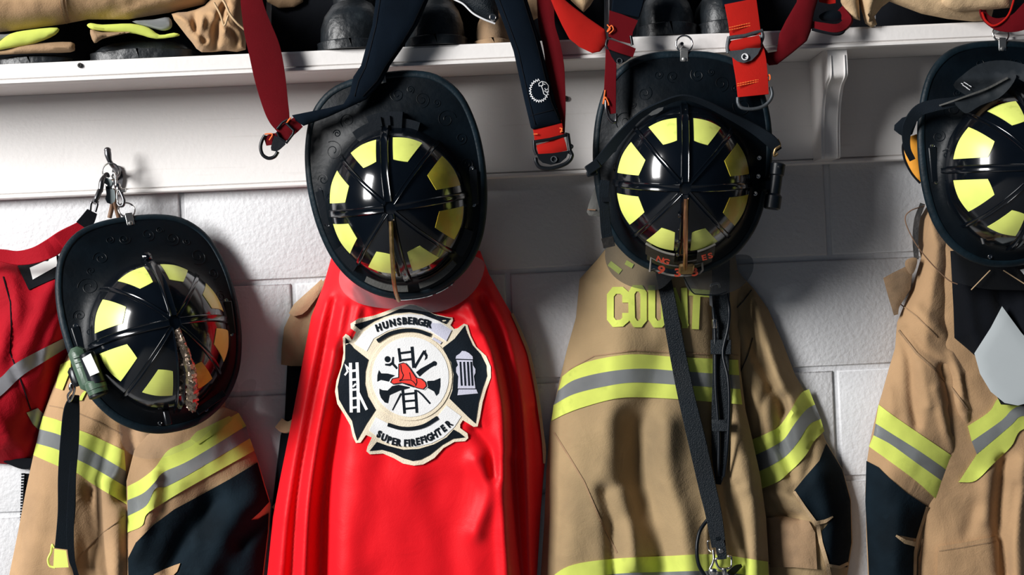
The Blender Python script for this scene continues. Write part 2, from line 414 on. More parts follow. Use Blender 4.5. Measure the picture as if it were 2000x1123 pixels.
def letters(mb, items, S, eps, bold=.02, thick=1., xs=1.):
    "items: (char, cx, cy (letter middle), cap height px, degrees anticlockwise)"
    for ch, cx, cy, h, ang in items:
        v, f = glyph(ch, h, bold)
        if not len(v): continue
        x = v[:, 0]*xs; y = v[:, 1]-h/2; a = radians(ang)
        X = cx+x*cos(a)-y*sin(a); Y = cy-(x*sin(a)+y*cos(a))
        d = S.depth(X, Y)+eps; A = P(X, Y, d); B = P(X, Y, d-thick); n = len(v)
        e = {}
        for q in f:
            for i in range(len(q)): e[(q[i], q[(i+1) % len(q)])] = 1
        F = [tuple(q) for q in f]+[tuple(i+n for i in reversed(q)) for q in f]+[(b, a_, a_+n, b+n) for (a_, b) in e if (b, a_) not in e]
        mb.add(np.vstack([A, B]), F)
# ================= SETTING =================
def struct(o): o['kind'] = 'structure'; return o
zz = lambda px, py, d: float(P(px, py, d)[2])
xx = lambda px, py, d: float(P(px, py, d)[0])
mb = MB(); bl = 391.0; bh = 201.0; zm = zz(1000, 530, 0); xj = xx(1617, 405, 0)
mb.add([(-1900, 5, 0), (1900, 5, 0), (1900, 5, 2700), (-1900, 5, 2700), (-1900, 105, 0), (1900, 105, 0), (1900, 105, 2700), (-1900, 105, 2700)],
       [(0, 1, 2, 3), (7, 6, 5, 4), (0, 4, 5, 1), (3, 2, 6, 7), (0, 3, 7, 4), (1, 5, 6, 2)])
for r in range(-7, 6):
    z0 = zm+r*bh
    for c in range(-6, 5):
        x0 = xj+(c+(.5 if r % 2 else 0))*bl
        a, b, z1 = max(x0, -1890), min(x0+bl, 1890), min(z0+bh, 2690); zl = max(z0, 2)
        if b-a < 30 or z1-zl < 30: continue
        g = 4.5; q = 3.5
        o_ = [(a+g, zl+g), (b-g, zl+g), (b-g, z1-g), (a+g, z1-g)]; i_ = [(a+g+q, zl+g+q), (b-g-q, zl+g+q), (b-g-q, z1-g-q), (a+g+q, z1-g-q)]
        m_ = [(a+g+q*.3, zl+g+q*.3), (b-g-q*.3, zl+g+q*.3), (b-g-q*.3, z1-g-q*.3), (a+g+q*.3, z1-g-q*.3)]
        V = [(x, 4.9, z) for x, z in o_]+[(x, 1.2, z) for x, z in m_]+[(x, 0, z) for x, z in i_]
        mb.add(V, [(k, (k+1) % 4, 4+(k+1) % 4, 4+k) for k in range(4)]+[(4+k, 4+(k+1) % 4, 8+(k+1) % 4, 8+k) for k in range(4)]+[(8, 9, 10, 11)])
struct(mb.build('wall_back', 'block_paint', sharp=60, recalc=False))
mb = MB(); mb.add([(-1900, 100, 0), (1900, 100, 0), (1900, -7000, 0), (-1900, -7000, 0), (-1900, 100, -60), (1900, 100, -60), (1900, -7000, -60), (-1900, -7000, -60)],
    [(3, 2, 1, 0), (4, 5, 6, 7), (0, 1, 5, 4), (1, 2, 6, 5), (2, 3, 7, 6), (3, 0, 4, 7)])
struct(mb.build('floor', 'concrete'))
# ----- shelf
DS = 178.
zt = zz(1000, 81, DS); zb = zz(1000, 122, DS); zbb = zz(1000, 346, 22); zpl = zb+5
shelf = thing('wall_shelf', 'long white wooden shelf with corbel and hook board on the block wall', 'shelf', (0, 0, zb))
def extrude(name, prof, x0, x1, m, parent, **k):
    "profile of (depth, z) run along the wall"
    n = len(prof); V = [(x0, -d, z) for d, z in prof]+[(x1, -d, z) for d, z in prof]
    F = [(i, (i+1) % n, n+(i+1) % n, n+i) for i in range(n)]+[tuple(range(n))[::-1], tuple(range(n, 2*n))]
    return MB().add(V, F).build(name, m, parent, sharp=30, **k)
extrude('shelf_plank', [(0, zpl), (158, zpl), (158, zt-1), (0, zt-1)], -1600, 1600, 'board_paint', shelf)
extrude('front_lip', [(158.2, zb+1), (160, zb), (177, zb), (180.5, zb+1.5), (180.5, zb+5), (178, zb+7), (172.5, zb+7.8), (172.5, zb+9.2), (176.5, zb+10.2), (176.5, zt-4), (174, zt-.5), (171, zt), (158.2, zt)], -1600, 1600, 'board_paint', shelf)
extrude('back_panel', [(0, zbb), (22, zbb), (24, zbb+2), (24, zbb+5), (22.5, zbb+7), (16, zbb+8), (16, zbb+9.5), (20, zbb+10.5), (20, zpl-.3), (0, zpl-.3)], -1600, 1600, 'board_paint', shelf)
# corbel
zc_ = lambda py, d: zz(1636, py, d)
prof = [(20.2, zpl-.5), (162, zpl-.5), (164, zc_(108, 164)), (164, zc_(138, 164)), (160, zc_(150, 160)), (150, zc_(157, 150)), (138, zc_(164, 138)), (126, zc_(175, 126)), (114, zc_(192, 114)), (104, zc_(212, 104)), (95, zc_(240, 95)), (90, zc_(270, 90)), (87, zc_(300, 87)), (83, zc_(309, 83)), (20.2, zc_(313, 20))]
pr = prof[:2]+[tuple(q) for q in catmull(prof[2:14], 4)]+[prof[14]]
xa, xb = xx(1617, 120, 164), xx(1655, 120, 164)
cor = extrude('bracket', pr, xa, xb, 'board_paint', shelf)
pr2 = [(d+1.2 if d > 30 else d, z) for d, z in pr[2:-1]]
lin = MB()
tube3(lin, [(xa+5, -d, z) for d, z in pr2], 1.1, smooth=False, seg=6); tube3(lin, [(xb-5, -d, z) for d, z in pr2], 1.1, smooth=False, seg=6)
o = lin.build('edge_bead', 'board_paint', shelf); o.parent = cor
def screw(px, py, d, r, label, m='screw_steel', name='screw', h=5, cat='screw'):
    b = MB(); c = P(px, py, d); lathe3(b, c-OUT*4, OUT, [(r*.45, 0), (r*.45, 4), (r, 4.2), (r, 4+h*.6), (r*.7, 4+h), (r*.3, 4+h), (r*.25, 4+h*.6)], 18)
    return tag(b.build(name, m), label, cat)
screw(157, 128, 176, 4.2, 'dark round screw head in the white shelf lip above the left helmet', 'dark_hole')
screw(1105, 193, 21, 5, 'dark bolt head in the hook board beside the lion-badged brace', 'dark_hole', 'bolt', cat='bolt')
screw(1328, 91, 177, 4.2, 'dark peg in the shelf lip through the ring of the helmet with straps', 'dark_chrome', 'hanging_peg', 28, 'peg')
screw(1943, 62, 177, 4.2, 'dark peg in the shelf lip holding the helmet cut off at the right', 'dark_chrome', 'hanging_peg', 28, 'peg')
screw(756, 122, 177, 4.2, 'dark peg in the shelf lip holding the helmet above the red cape', 'dark_chrome', 'hanging_peg', 28, 'peg')

# ================= HELMETS =================
half = [(0, 255), (60, 251), (110, 234), (148, 195), (168, 140), (176, 80), (175, 20), (166, -40), (148, -95), (118, -140), (80, -170), (40, -186), (0, -190)]
OL = np.array(catmull(half+[(-x, y) for x, y in half[-2:0:-1]], 8, True))
_th = np.arctan2(OL[:, 0], OL[:, 1]); _r = np.hypot(OL[:, 0], OL[:, 1]); _o = np.argsort(_th); _th = _th[_o]; _r = _r[_o]
def r_out(th): return float(np.interp((th+pi) % (2*pi)-pi, np.r_[_th[-1]-2*pi, _th, _th[0]+2*pi], np.r_[_r[-1], _r, _r[0]]))
RA, RB, HH = 136., 153., 131.
def r_in(th): return 1/sqrt((sin(th)/RA)**2+(cos(th)/RB)**2)
def c_out(th): c = cos(th); return -12-(16 if c > 0 else 4)*c*c
def brim_pt(th, r, dz=0):
    ri = r_in(th)*.97; ro = r_out(th); t = min(1, max(0, (r-ri)/(ro-ri)))
    return (r*sin(th), r*cos(th), c_out(th)*t**1.25+15*(1-t)**6+dz)
def dome_pt(th, rho, up=0):
    f = asin(min(1, rho)); s = sin(f); c = cos(f)
    pil = 1-.012*abs(cos(4*th))*sin(f)**2
    x, y, z = RA*s*pil*sin(th), RB*s*pil*cos(th), HH*max(0, c)**1.15
    if up:
        n = np.array([x/RA**2, y/RB**2, max(z, 8)/HH**2]); n /= np.linalg.norm(n); x, y, z = np.array([x, y, z])+n*up
    return (x, y, z)
def Rm(yaw, pitch, roll):
    return Matrix.Rotation(yaw, 3, 'Y') @ Matrix.Rotation(pitch, 3, 'X') @ Matrix.Rotation(roll, 3, 'Z')
AX = Matrix(((1, 0, 0), (0, 0, -1), (0, 1, 0)))
class Helm: pass
def helmet(label, x, z, d0, yaw, pitch, roll, s, amber=(), rivets=(), stick_m='lime_sticker'):
    M = Matrix.Translation(Vector((x, -d0, z+ZC))*.001) @ (AX @ Rm(yaw, pitch, roll)).to_4x4()
    root = thing('fire_helmet', label, 'helmet', None, None, M)
    h = Helm(); h.root = root; h.s = s
    def build(b, name, m, parent=root, **k):
        b.v = [(q[0]*s, q[1]*s, q[2]*s) for q in b.v]
        return b.build(name, m, parent, local=True, **k)
    h.build = build
    def wpt(l): 
        v = M @ (Vector(l)*s*.001); return np.array(v)*1000
    h.wpt = wpt
    NT = 120
    # brim
    b = MB(); rows = []; 
    for i in range(NT):
        th = 2*pi*i/NT; ri = r_in(th)*.97; ro = r_out(th)-13
        rows.append([brim_pt(th, ri+(ro-ri)*t) for t in (0, .04, .1, .2, .35, .5, .65, .8, .92, 1)]+[brim_pt(th, ri+(ro-ri)*t, -5) for t in (1, .5, 0)])
    m_ = len(rows[0]); V = [q for r in rows for q in r]
    b.add(V, [(i*m_+j, ((i+1) % NT)*m_+j, ((i+1) % NT)*m_+(j+1) % m_, i*m_+(j+1) % m_) for i in range(NT) for j in range(m_)])
    rng = random.Random(int(x*7))
    for cx, cy, r in ((-112, 118, 20), (114, 148, 19), (137, 108, 12), (26, 208, 14), (-22, 205, 12), (72, 192, 16), (-140, 66, 12), (-128, 30, 10), (-76, 172, 15), (141, 58, 12), (-50, 208, 9), (52, 214, 8), (100, 182, 8), (-100, 150, 8)):
        pts = []; dr = 1 if cx > 0 else -1; a0 = rng.random()*6
        for k in range(30):
            a = a0+dr*k*.33; rr = r*(1-k/36); X, Y = cx+rr*cos(a), cy+rr*sin(a)
            pts.append(brim_pt(atan2(X, Y), hypot(X, Y), .1))
        tube3(b, pts, .95, smooth=False, seg=6)
    build(b, 'brim', 'helmet_brim', sharp=35)
    b = MB(); rows = []
    for i in range(NT):
        th = 2*pi*i/NT; ro = r_out(th)
        rows.append([brim_pt(th, ro-e, dz) for e, dz in ((14.5, -2.2), (13.2, .6), (11, 2.2), (6, 2.4), (2.5, 1.4), (0.3, -1), (0, -4), (2, -7), (8, -8), (14.5, -6.5))])
    m_ = len(rows[0]); V = [q for r in rows for q in r]
    b.add(V, [(i*m_+j, ((i+1) % NT)*m_+j, ((i+1) % NT)*m_+(j+1) % m_, i*m_+(j+1) % m_) for i in range(NT) for j in range(m_)])
    build(b, 'edge_trim', 'helmet_edge', sharp=50)
    # dome
    b = MB(); rh = [0.0, .08, .16, .25, .34, .43, .52, .6, .68, .75, .81, .86, .9, .935, .96, .98, .992, 1.0]
    V = [dome_pt(0, 0)]; F = []
    for rr in rh[1:]:
        for i in range(NT): V.append(dome_pt(2*pi*i/NT, rr))
    for i in range(NT): V.append((RA*sin(2*pi*i/NT)*1.0, RB*cos(2*pi*i/NT)*1.0, -6))
    for i in range(NT): F.append((0, 1+i, 1+(i+1) % NT))
    for k in range(len(rh)-1):
        for i in range(NT): F.append((1+k*NT+i, 1+(k+1)*NT+i, 1+(k+1)*NT+(i+1) % NT, 1+k*NT+(i+1) % NT))
    F.append(tuple(range(1+(len(rh)-1)*NT, 1+len(rh)*NT)))
    # base flange of the crown
    for i in range(NT): pass
    b.add(V, F)
    tube3(b, [dome_pt(2*pi*i/60, .9985) for i in range(60)], 2.2, closed=True, smooth=False, seg=6)
    build(b, 'dome', 'helmet_shell', sharp=60)
    # ribs
    for k in range(8):
        th = k*pi/4; major = k % 2 == 0
        w, hgt = ((8.5, 6.0) if k in (0, 4) else (7.5, 4.5)) if major else (4.6, 3.6)
        b = MB(); V = []; n = 22
        for i in range(n+1):
            rho = sin((.05+.95*i/n)*pi/2*.985); tp = 1 if i < n-2 else .75
            p = np.array(dome_pt(th, rho)); p2 = np.array(dome_pt(th, min(.9999, rho+.004)) if rho < .99 else p); p0 = np.array(dome_pt(th, rho-.004))
            t = p2-p0; t /= np.linalg.norm(t); sd = np.array([cos(th), -sin(th), 0.]); nn = np.cross(t, sd)
            if nn[2] < 0: nn = -nn
            if rho > .97 and nn[2] < .3: nn = np.array([p[0], p[1], 0]); nn /= np.linalg.norm(nn)
            for a, c in ((-1, -2), (-.95, .55), (-.72, 1.), (-.5, .82), (.5, .82), (.72, 1), (.95, .55), (1, -2)):
                V.append(p+sd*a*w*tp+nn*(c*hgt if c > 0 else c))
        F = [(i*8+j, i*8+(j+1) % 8, i*8+8+(j+1) % 8, i*8+8+j) for i in range(n) for j in range(8)]+[tuple(range(8)), tuple(n*8+j for j in range(8))]
        b.add(V, F); build(b, 'rib', 'helmet_shell', sharp=35)
    # stickers
    ri_, ro_ = 89., 129.
    for k in range(8):
        maj0 = k % 2 == 0; oA, oB = (18, 22) if maj0 else (22, 18)
        th0, th1 = k*pi/4, (k+1)*pi/4
        def cor(r, o, t0, sg): return t0+sg*asin(o/r), r
        b = MB(); n1, n2 = 10, 7; top = []; bot = []
        for j in range(n2+1):
            v = j/n2
            for i in range(n1+1):
                u = i/n1
                r = ri_+(ro_-ri_)*v
                # rounded corners
                e = 2.2
                aa, bb = th0+asin(oA/r), th1-asin(oB/r)
                a = aa+(bb-aa)*u
                # the inner edge is a straight chord
                if v == 0 or True:
                    am = (th0+th1)/2; f = cos(asin(1)*0+0)
                rr = r*(1-.02*(1-v)*(1-(2*u-1)**2))
                rho_max = r_in(a); q = min(.995, rr/rho_max)
                top.append(dome_pt(a, q, 1.0)); bot.append(dome_pt(a, q, -1.))
        V = top+bot; nn = len(top); F = []
        for j in range(n2):
            for i in range(n1):
                a = j*(n1+1)+i; F.append((a, a+1, a+n1+2, a+n1+1)); F.append((nn+a, nn+a+n1+1, nn+a+n1+2, nn+a+1))
        for i in range(n1): F.append((i, nn+i, nn+i+1, i+1)); a = n2*(n1+1)+i; F.append((a, a+1, nn+a+1, nn+a))
        for j in range(n2): a = j*(n1+1); c = a+n1; F.append((a, a+n1+1, nn+a+n1+1, nn+a)); F.append((c, nn+c, nn+c+n1+1, c+n1+1))
        b.add(V, F); build(b, 'reflective_sticker', 'amber_sticker' if k in amber else stick_m, sharp=40)
    # rivets
    for rx, ry in rivets:
        c = np.array(brim_pt(atan2(rx, ry), hypot(rx, ry), 0)); b = MB()
        lathe3(b, c-np.array([0, 0, 2]), (0, 0, 1), [(5, 0), (5, 2.4), (4.2, 3.6), (2.6, 3.6), (2.2, 2.6), (1, 2.4)], 16); build(b, 'rivet', 'chrome')
    # hanger
    b = MB(); r0 = r_out(0); z0 = c_out(0)
    box3(b, (0, r0-12, z0+5), (1, 0, 0), (0, 1, 0), (0, 0, 1), 7.5, 13, 1.6); box3(b, (0, r0+3, z0-3), (1, 0, 0), (0, 1, 0), (0, 0, 1), 7.5, 1.8, 9)
    lathe3(b, (0, r0-17, z0+5.5), (0, 0, 1), [(4.5, 0), (4.5, 2.2), (3, 3.4)], 14)
    hg = build(b, 'hanger_plate', 'steel_plate')
    b = MB(); pts = [(16*sin(2*pi*i/28), r0+13+16*cos(2*pi*i/28), z0-1-4*cos(2*pi*i/28)) for i in range(28)]; tube3(b, pts, 1.8, closed=True, smooth=False)
    rg = build(b, 'ring', 'chrome'); rg.parent = hg
    return h
RV = [(-150, 48), (-149, 12), (-144, -22), (150, 48), (149, 12), (144, -22), (-32, -168), (62, -160)]
H1 = helmet('lowest black fire helmet, turned aside, with an embossed bronze crest', -610.1, -56.7, 135, .4893, -.2115, .1216, .8749, amber=(3,), rivets=RV)
H2 = helmet('black fire helmet with a clear visor hanging above the red cape', -183.4, 149.1, 190, -.0549, .1244, .0893, .8634, amber=(2, 1), rivets=RV[:6])
H3 = helmet('black fire helmet with copper crest rod above the coat lettered COUNT', 292.5, 164.8, 190, -.0816, .1653, -.0586, .851, amber=(1, 2), rivets=RV[3:6])
H4 = helmet('black fire helmet cut off at the right edge, with smoky goggles', 834.1, 159.5, 205, .1172, .0442, -.0258, .8558, rivets=RV)

# --- crest rods
def crest(h, m, pts, name='crest_rod', half_w=3.4, half_h=6, bumpy=0, taper=None):
    b = MB(); Q = catmull(pts, 10); V = []; n = len(Q); rng = random.Random(3)
    for i, q in enumerate(Q):
        t = Q[min(n-1, i+1)]-Q[max(0, i-1)]; t = t/np.linalg.norm(t); sx = np.array([1., 0, 0]); nn = np.cross(sx, t); k = (taper(i/(n-1)) if taper else 1)
        for j in range(10):
            w = 2*pi*j/10; a = half_w*k*(1+bumpy*(rng.random()-.5)); c = half_h*(1+bumpy*(rng.random()-.5))
            V.append(q+sx*cos(w)*a+nn*sin(w)*c)
    F = [(i*10+j, i*10+(j+1) % 10, i*10+10+(j+1) % 10, i*10+10+j) for i in range(n-1) for j in range(10)]+[tuple(range(10)), tuple((n-1)*10+j for j in range(10))]
    b.add(V, F); return h.build(b, name, m)
crest(H2, 'brass', [(-1, -24, 134), (-5, -60, 136), (-10, -100, 130), (-16, -135, 108), (-22, -163, 66), (-26, -181, 24), (-27, -185, 10)], half_w=4.2)
crest(H3, 'copper', [(2, -20, 133), (2, -60, 135), (3, -95, 126), (5, -125, 100), (7, -150, 62), (9, -166, 34)], half_w=4.6)
cr1 = crest(H1, 'antique_brass', [(0, -18, 136), (3, -45, 142), (7, -80, 140), (11, -110, 122), (14, -136, 92), (16, -152, 66), (17, -156, 58)], 'eagle_crest', 6.8, 13, .6, lambda t: .55+1.0*sin(pi*min(1, t*1.15)*.62)*(1 if t < .88 else 1-(t-.88)*5))
# H1 leather behind the bronze crest, small front fittings
b = MB(); tube3(b, [(14, -60, 126), (18, -100, 112), (22, -135, 80), (23, -160, 40)], 3.5); H1.build(b, 'crest_backing', 'dark_leather')
b = MB(); box3(b, (-22, -163, 14), (1, 0, 0), (0, 1, 0), (0, 0, 1), 6, 14, 5); H1.build(b, 'clip', 'black_metal')
b = MB(); box3(b, (70, -150, 6), (1, .42, 0), (-.42, 1, 0), (0, 0, 1), 34, 7, 3.5); H1.build(b, 'trim_strip', 'helmet_edge')
b = MB(); box3(b, (0, 150, 40), (1, 0, 0), (0, 1, 0), (0, 0, 1), 9, 10, 9, .3); H1.build(b, 'crest_nub', 'helmet_shell')
# side plates under the rivets
for h in (H1, H2, H4):
    for sg in (-1, 1):
        b = MB(); c = brim_pt(atan2(sg*149, 12), 149.5, 1.2); box3(b, c, (sg*.10, 1, 0), (1, -sg*.1, 0), (0, 0, 1), 34, 8, 1.8, .35); h.build(b, 'side_plate', 'black_plastic')
# H2 rear ratchet block
def arc_block(h, name, m, a0, a1, r0, r1, c0, c1, n=14, el=None):
    b = MB(); V = []
    for i in range(n+1):
        a = radians(a0+(a1-a0)*i/n); k = RB/RA
        for r, c in ((r0, c0), (r1, c0), (r1, c1), (r0, c1)):
            f = r_in(a)/RB; V.append((r*f*sin(a), r*f*cos(a), c))
    F = [(i*4+j, i*4+(j+1) % 4, i*4+4+(j+1) % 4, i*4+4+j) for i in range(n) for j in range(4)]+[(0, 1, 2, 3), (n*4+3, n*4+2, n*4+1, n*4)]
    b.add(V, F); return h.build(b, name, m, sharp=30)
rc = arc_block(H2, 'ratchet_cover', 'black_plastic', -24, 24, 146, 166, 2, 20)
q = arc_block(H2, 'ratchet_bridge', 'black_plastic', -11, 12, 146, 178, 2, 26); q.parent = rc
for a in (-3, 3): q = arc_block(H2, 'ratchet_tooth', 'black_plastic', a-1, a+1, 152, 170, 24, 31, 2); q.parent = rc
# H2 front foam strips and edge label
arc_block(H2, 'foam_strip', 'grey_foam', 182, 212, 160, 172, 4, 14); arc_block(H2, 'foam_strip', 'grey_foam', 144, 174, 158, 170, 4, 14)
arc_block(H2, 'visor_latch', 'black_plastic', 118, 138, 150, 170, -2, 12); arc_block(H2, 'visor_latch', 'black_plastic', 222, 242, 150, 170, -2, 12)
bl_ = MB(); V = []
for i in range(15):
    a = radians(154+38*i/14); r = r_out(a)
    for e, c in ((4, 3.0), (-1, 0), (-1, -9), (4, -6)): V.append(((r-e)*sin(a), (r-e)*cos(a), c_out(a)+c))
bl_.add(V, [(i*4+j, i*4+(j+1) % 4, i*4+4+(j+1) % 4, i*4+4+j) for i in range(14) for j in range(4)]+[(0, 1, 2, 3), (59, 58, 57, 56)])
lb = H2.build(bl_, 'edge_label', 'helmet_edge')
b = MB(); rng = random.Random(2)
for i in range(34):
    a = radians(156+34*i/33); r = r_out(a)
    if rng.random() < .15: continue
    box3(b, (r*sin(a)*1.003, r*cos(a)*1.003, c_out(a)-2.5), (cos(a), -sin(a), 0), (sin(a), cos(a), 0), (0, 0, 1), .8+1.1*rng.random(), 1.6, 2.3, .05)
q = H2.build(b, 'fine_print', 'white_print', smooth=False); q.parent = lb
# H3 front piece seen from above: leather panels with red lettering
def fpanel(x0, x1, y0, y1, c0, c1, th, name, m, bow=26):
    b = MB(); V = []; n = 10
    for i in range(n+1):
        x = x0+(x1-x0)*i/n; bw = bow*(x/75)**2
        yt, yb = y0+bw, y1+bw
        t = np.array([0, yb-yt, c1-c0]); nn = np.array([0, -(c1-c0), (yb-yt)])*-1.; nn /= np.linalg.norm(nn)
        if nn[2] < 0: nn = -nn
        for p in (np.array([x, yt, c0]), np.array([x, yb, c1])): V += [p, p+nn*th]
    F = []
    for i in range(n):
        a = i*4; F += [(a, a+4, a+6, a+2), (a+1, a+3, a+7, a+5), (a, a+1, a+5, a+4), (a+2, a+6, a+7, a+3)]
    F += [(0, 2, 3, 1), (n*4, n*4+1, n*4+3, n*4+2)]
    b.add(V, F); o = H3.build(b, name, m); return o
fp = fpanel(-66, 62, -152, -172, 42, 8, 3, 'front_piece', 'dark_leather')
for a in (('top_panel', -70, -14, -138, -158, 60, 40), ('top_panel', 30, 64, -134, -156, 62, 40)):
    q = fpanel(a[1], a[2], a[3], a[4], a[5], a[6], 4, a[0], 'dark_leather'); q.parent = fp
    e = MB(); bw = lambda x: 26*(x/75)**2
    tube3(e, [(x, a[3]+bw(x)+1, a[5]+4) for x in np.linspace(a[1], a[2], 8)], 2.4, smooth=False); q2 = H3.build(e, 'panel_edge', 'panel_trim'); q2.parent = q
e = MB(); tube3(e, [(x, -163+26*(x/75)**2, 30) for x in np.linspace(-58, 42, 10)]+[(44, -172, 22), (38, -180, 16)]+[(x, -186+26*(x/75)**2, 13) for x in np.linspace(36, -52, 9)]+[(-60, -176, 20)], 2.2, closed=True, smooth=False); q2 = H3.build(e, 'panel_edge', 'panel_trim'); q2.parent = fp
b = MB(); box3(b, (11, -168, 34), (1, 0, 0), (0, -.6, -.6), (0, -.6, .6), 15, 16, 4, .4); H3.build(b, 'crest_foot', 'brass')
# lettering on the front piece
def hletters(h, s, items, m, parent):
    b = MB()
    for ch, cx, cy, c, hh, ang in items:
        v, f = glyph(ch, hh, .03); n = len(v); x = v[:, 0]*1.25; y = v[:, 1]-hh/2; a = radians(ang)
        X = cx+x*cos(a)-y*sin(a); Y = cy+x*sin(a)+y*cos(a)
        A = np.stack([X, Y, np.full(n, c)+(-(Y-cy))*-.55], 1)
        b.add(np.vstack([A+[0, 0, 1.2], A]), [tuple(q) for q in f]+[tuple(i+n for i in reversed(q)) for q in f])
    o = h.build(b, 'letter', m, smooth=False); o.parent = parent; return o
for it in (('9', -38, -172, 25, 17, -14), ('3', -5, -177, 25, 17, 0), ('3', 28, -175, 25, 17, 10), ('N', -42, -146, 60, 11, -20), ('G', -30, -150, 60, 11, -16), ('E', 43, -141, 62, 11, 16), ('S', 55, -137, 62, 11, 18)): hletters(H3, 1, [it], 'shield_red', fp)
# H3 knots of the crest rod
for yy, zq in ((-52, 128), (-104, 112), (-132, 88)):
    b = MB(); lathe3(b, (-9, yy, zq), (0, 0, 1), [(4, 0), (4, 4), (2.4, 6)], 12); H3.build(b, 'crest_screw', 'dark_chrome')
# ================= LEFT COAT =================
T1 = thing('turnout_coat', 'tan firefighter coat with a navy sleeve under the lowest helmet, leftmost', 'coat', P(250, 900, 0))
S1 = Surf([(140, 640), (133, 690), (112, 735), (85, 810), (66, 885), (50, 960), (35, 1040), (18, 1123), (-12, 1250), (330, 1250), (345, 900), (440, 810), (440, 640), (330, 560), (200, 570)], 28, 52, 45,
    [([(205, 850), (170, 980), (175, 1110), (170, 1240)], -14, 24), ([(120, 700), (95, 850), (70, 1000), (45, 1200)], 6, 22), ([(232, 1000), (225, 1100), (205, 1240)], 13, 16), ([(180, 960), (192, 1040), (215, 1160)], -12, 13), ([(205, 940), (212, 1010), (200, 1110)], 8, 14), ([(255, 840), (262, 900), (250, 960)], -20, 22), ([(280, 830), (275, 880)], 7, 10)], 5, 70, 1)
garment('body', S1, 'tan_canvas', T1, 9, back=25)
L1 = [[(84, 812), (118, 822), (150, 838), (180, 850), (243, 880)], [(77, 838), (115, 849), (150, 866), (180, 881), (246, 920)], [(71, 866), (112, 878), (150, 897), (180, 912), (248, 952)], [(65, 889), (115, 911), (150, 924), (180, 945), (249, 986)]]
decal('lime_stripe', [band(L1[0], L1[1]), band(L1[2], L1[3])], S1, 2.6, 'lime_tape', T1)
decal('silver_stripe', [band(L1[1], L1[2])], S1, 3.0, 'silver_tape', T1)
decal('lime_tab', [[(118, 712), (138, 702), (138, 722), (122, 762), (108, 757)], [(160, 768), (172, 758), (160, 782), (152, 782)]], S1, 4, 'lime_tape', T1)
decal('seam', [stroke([(96, 792), (118, 796), (150, 806), (190, 823), (240, 850)], 2.2)], S1, 2.0, 'brown_canvas', T1); decal('seam', [stroke([(140, 1110), (165, 1075), (200, 1040), (243, 1008)], 1.8)], S1, 2.0, 'brown_canvas', T1)
S1s = Surf([(250, 1250), (248, 1000), (247, 940), (262, 880), (300, 835), (380, 800), (430, 792), (463, 804), (480, 848), (500, 888), (517, 945), (529, 985), (526, 1030), (515, 1123), (503, 1250)], 34, 46, 40,
    [([(300, 930), (290, 1000), (258, 1080)], 14, 18), ([(250, 900), (262, 1000), (250, 1080)], -10, 14), ([(440, 830), (400, 900), (340, 960)], 5, 30), ([(520, 960), (450, 1020), (400, 1120)], 10, 26), ([(530, 1000), (470, 1060)], -9, 14), ([(420, 980), (360, 1050), (330, 1110)], -9, 18)], 6, 70, 2, tilt=lambda x, y: 44*np.clip((400-x)/140, 0, 1))
sl = garment('sleeve', S1s, 'tan_canvas', T1, 8, back=lambda x, y, df: 18+44*np.clip((400-x)/140, 0, 1))
L2 = [[(249, 950), (275, 936), (302, 914), (328, 880), (366, 861), (466, 806)], [(249, 977), (280, 963), (302, 942), (320, 922), (372, 898), (481, 832)], [(249, 1008), (285, 988), (303, 955), (325, 950), (372, 925), (488, 856)], [(249, 1040), (277, 1027), (286, 1005), (310, 988), (362, 956), (497, 880)]]
q = decal('lime_stripe', [band(L2[0], L2[1]), band(L2[2], L2[3])], S1s, 2.6, 'lime_tape', sl)
q = decal('silver_stripe', [band(L2[1], L2[2])], S1s, 3.0, 'silver_tape', sl)
decal('elbow_pad', [[(252, 1240), (250, 1090), (265, 1060), (300, 1025), (340, 995), (390, 968), (450, 935), (503, 903), (516, 948), (526, 980), (508, 1000), (490, 1016), (505, 1014), (525, 1002), (523, 1040), (513, 1123), (502, 1240)]], S1s, 3.2, 'navy_pad', sl, 9)
decal('pocket_flap', [[(300, 1122), (320, 1112), (340, 1104), (352, 1100), (346, 1116), (332, 1130), (310, 1140)]], S1s, 6, 'tan_canvas', sl)
decal('tape_patch', [[(372, 856), (384, 843), (448, 812), (455, 818), (430, 840), (388, 868)]], S1s, 5.5, 'lime_tape', sl)
b = MB(); tube(b, [(214, 425, 30), (219, 402, 36), (222, 372, 60), (226, 402, 38), (232, 425, 30)], 4.2); b.build('hanging_loop', 'tan_leather', T1)
b = MB(); ribbon(b, [(53, 925, 12), (51, 950, 12), (48, 1010, 12), (44, 1090, 12)], 10, 3); zpt = b.build('zipper', 'black_fabric', T1)
b = MB()
for i in range(24):
    y = 926+i*5.6; c = P(46-(y-905)*.03, y, 15); box3(b, c, (1, 0, 0), (0, 0, 1), (0, 1, 0), 3.2, 1.7, 1.4)
q = b.build('zipper_teeth', 'black_plastic', T1); q.parent = zpt

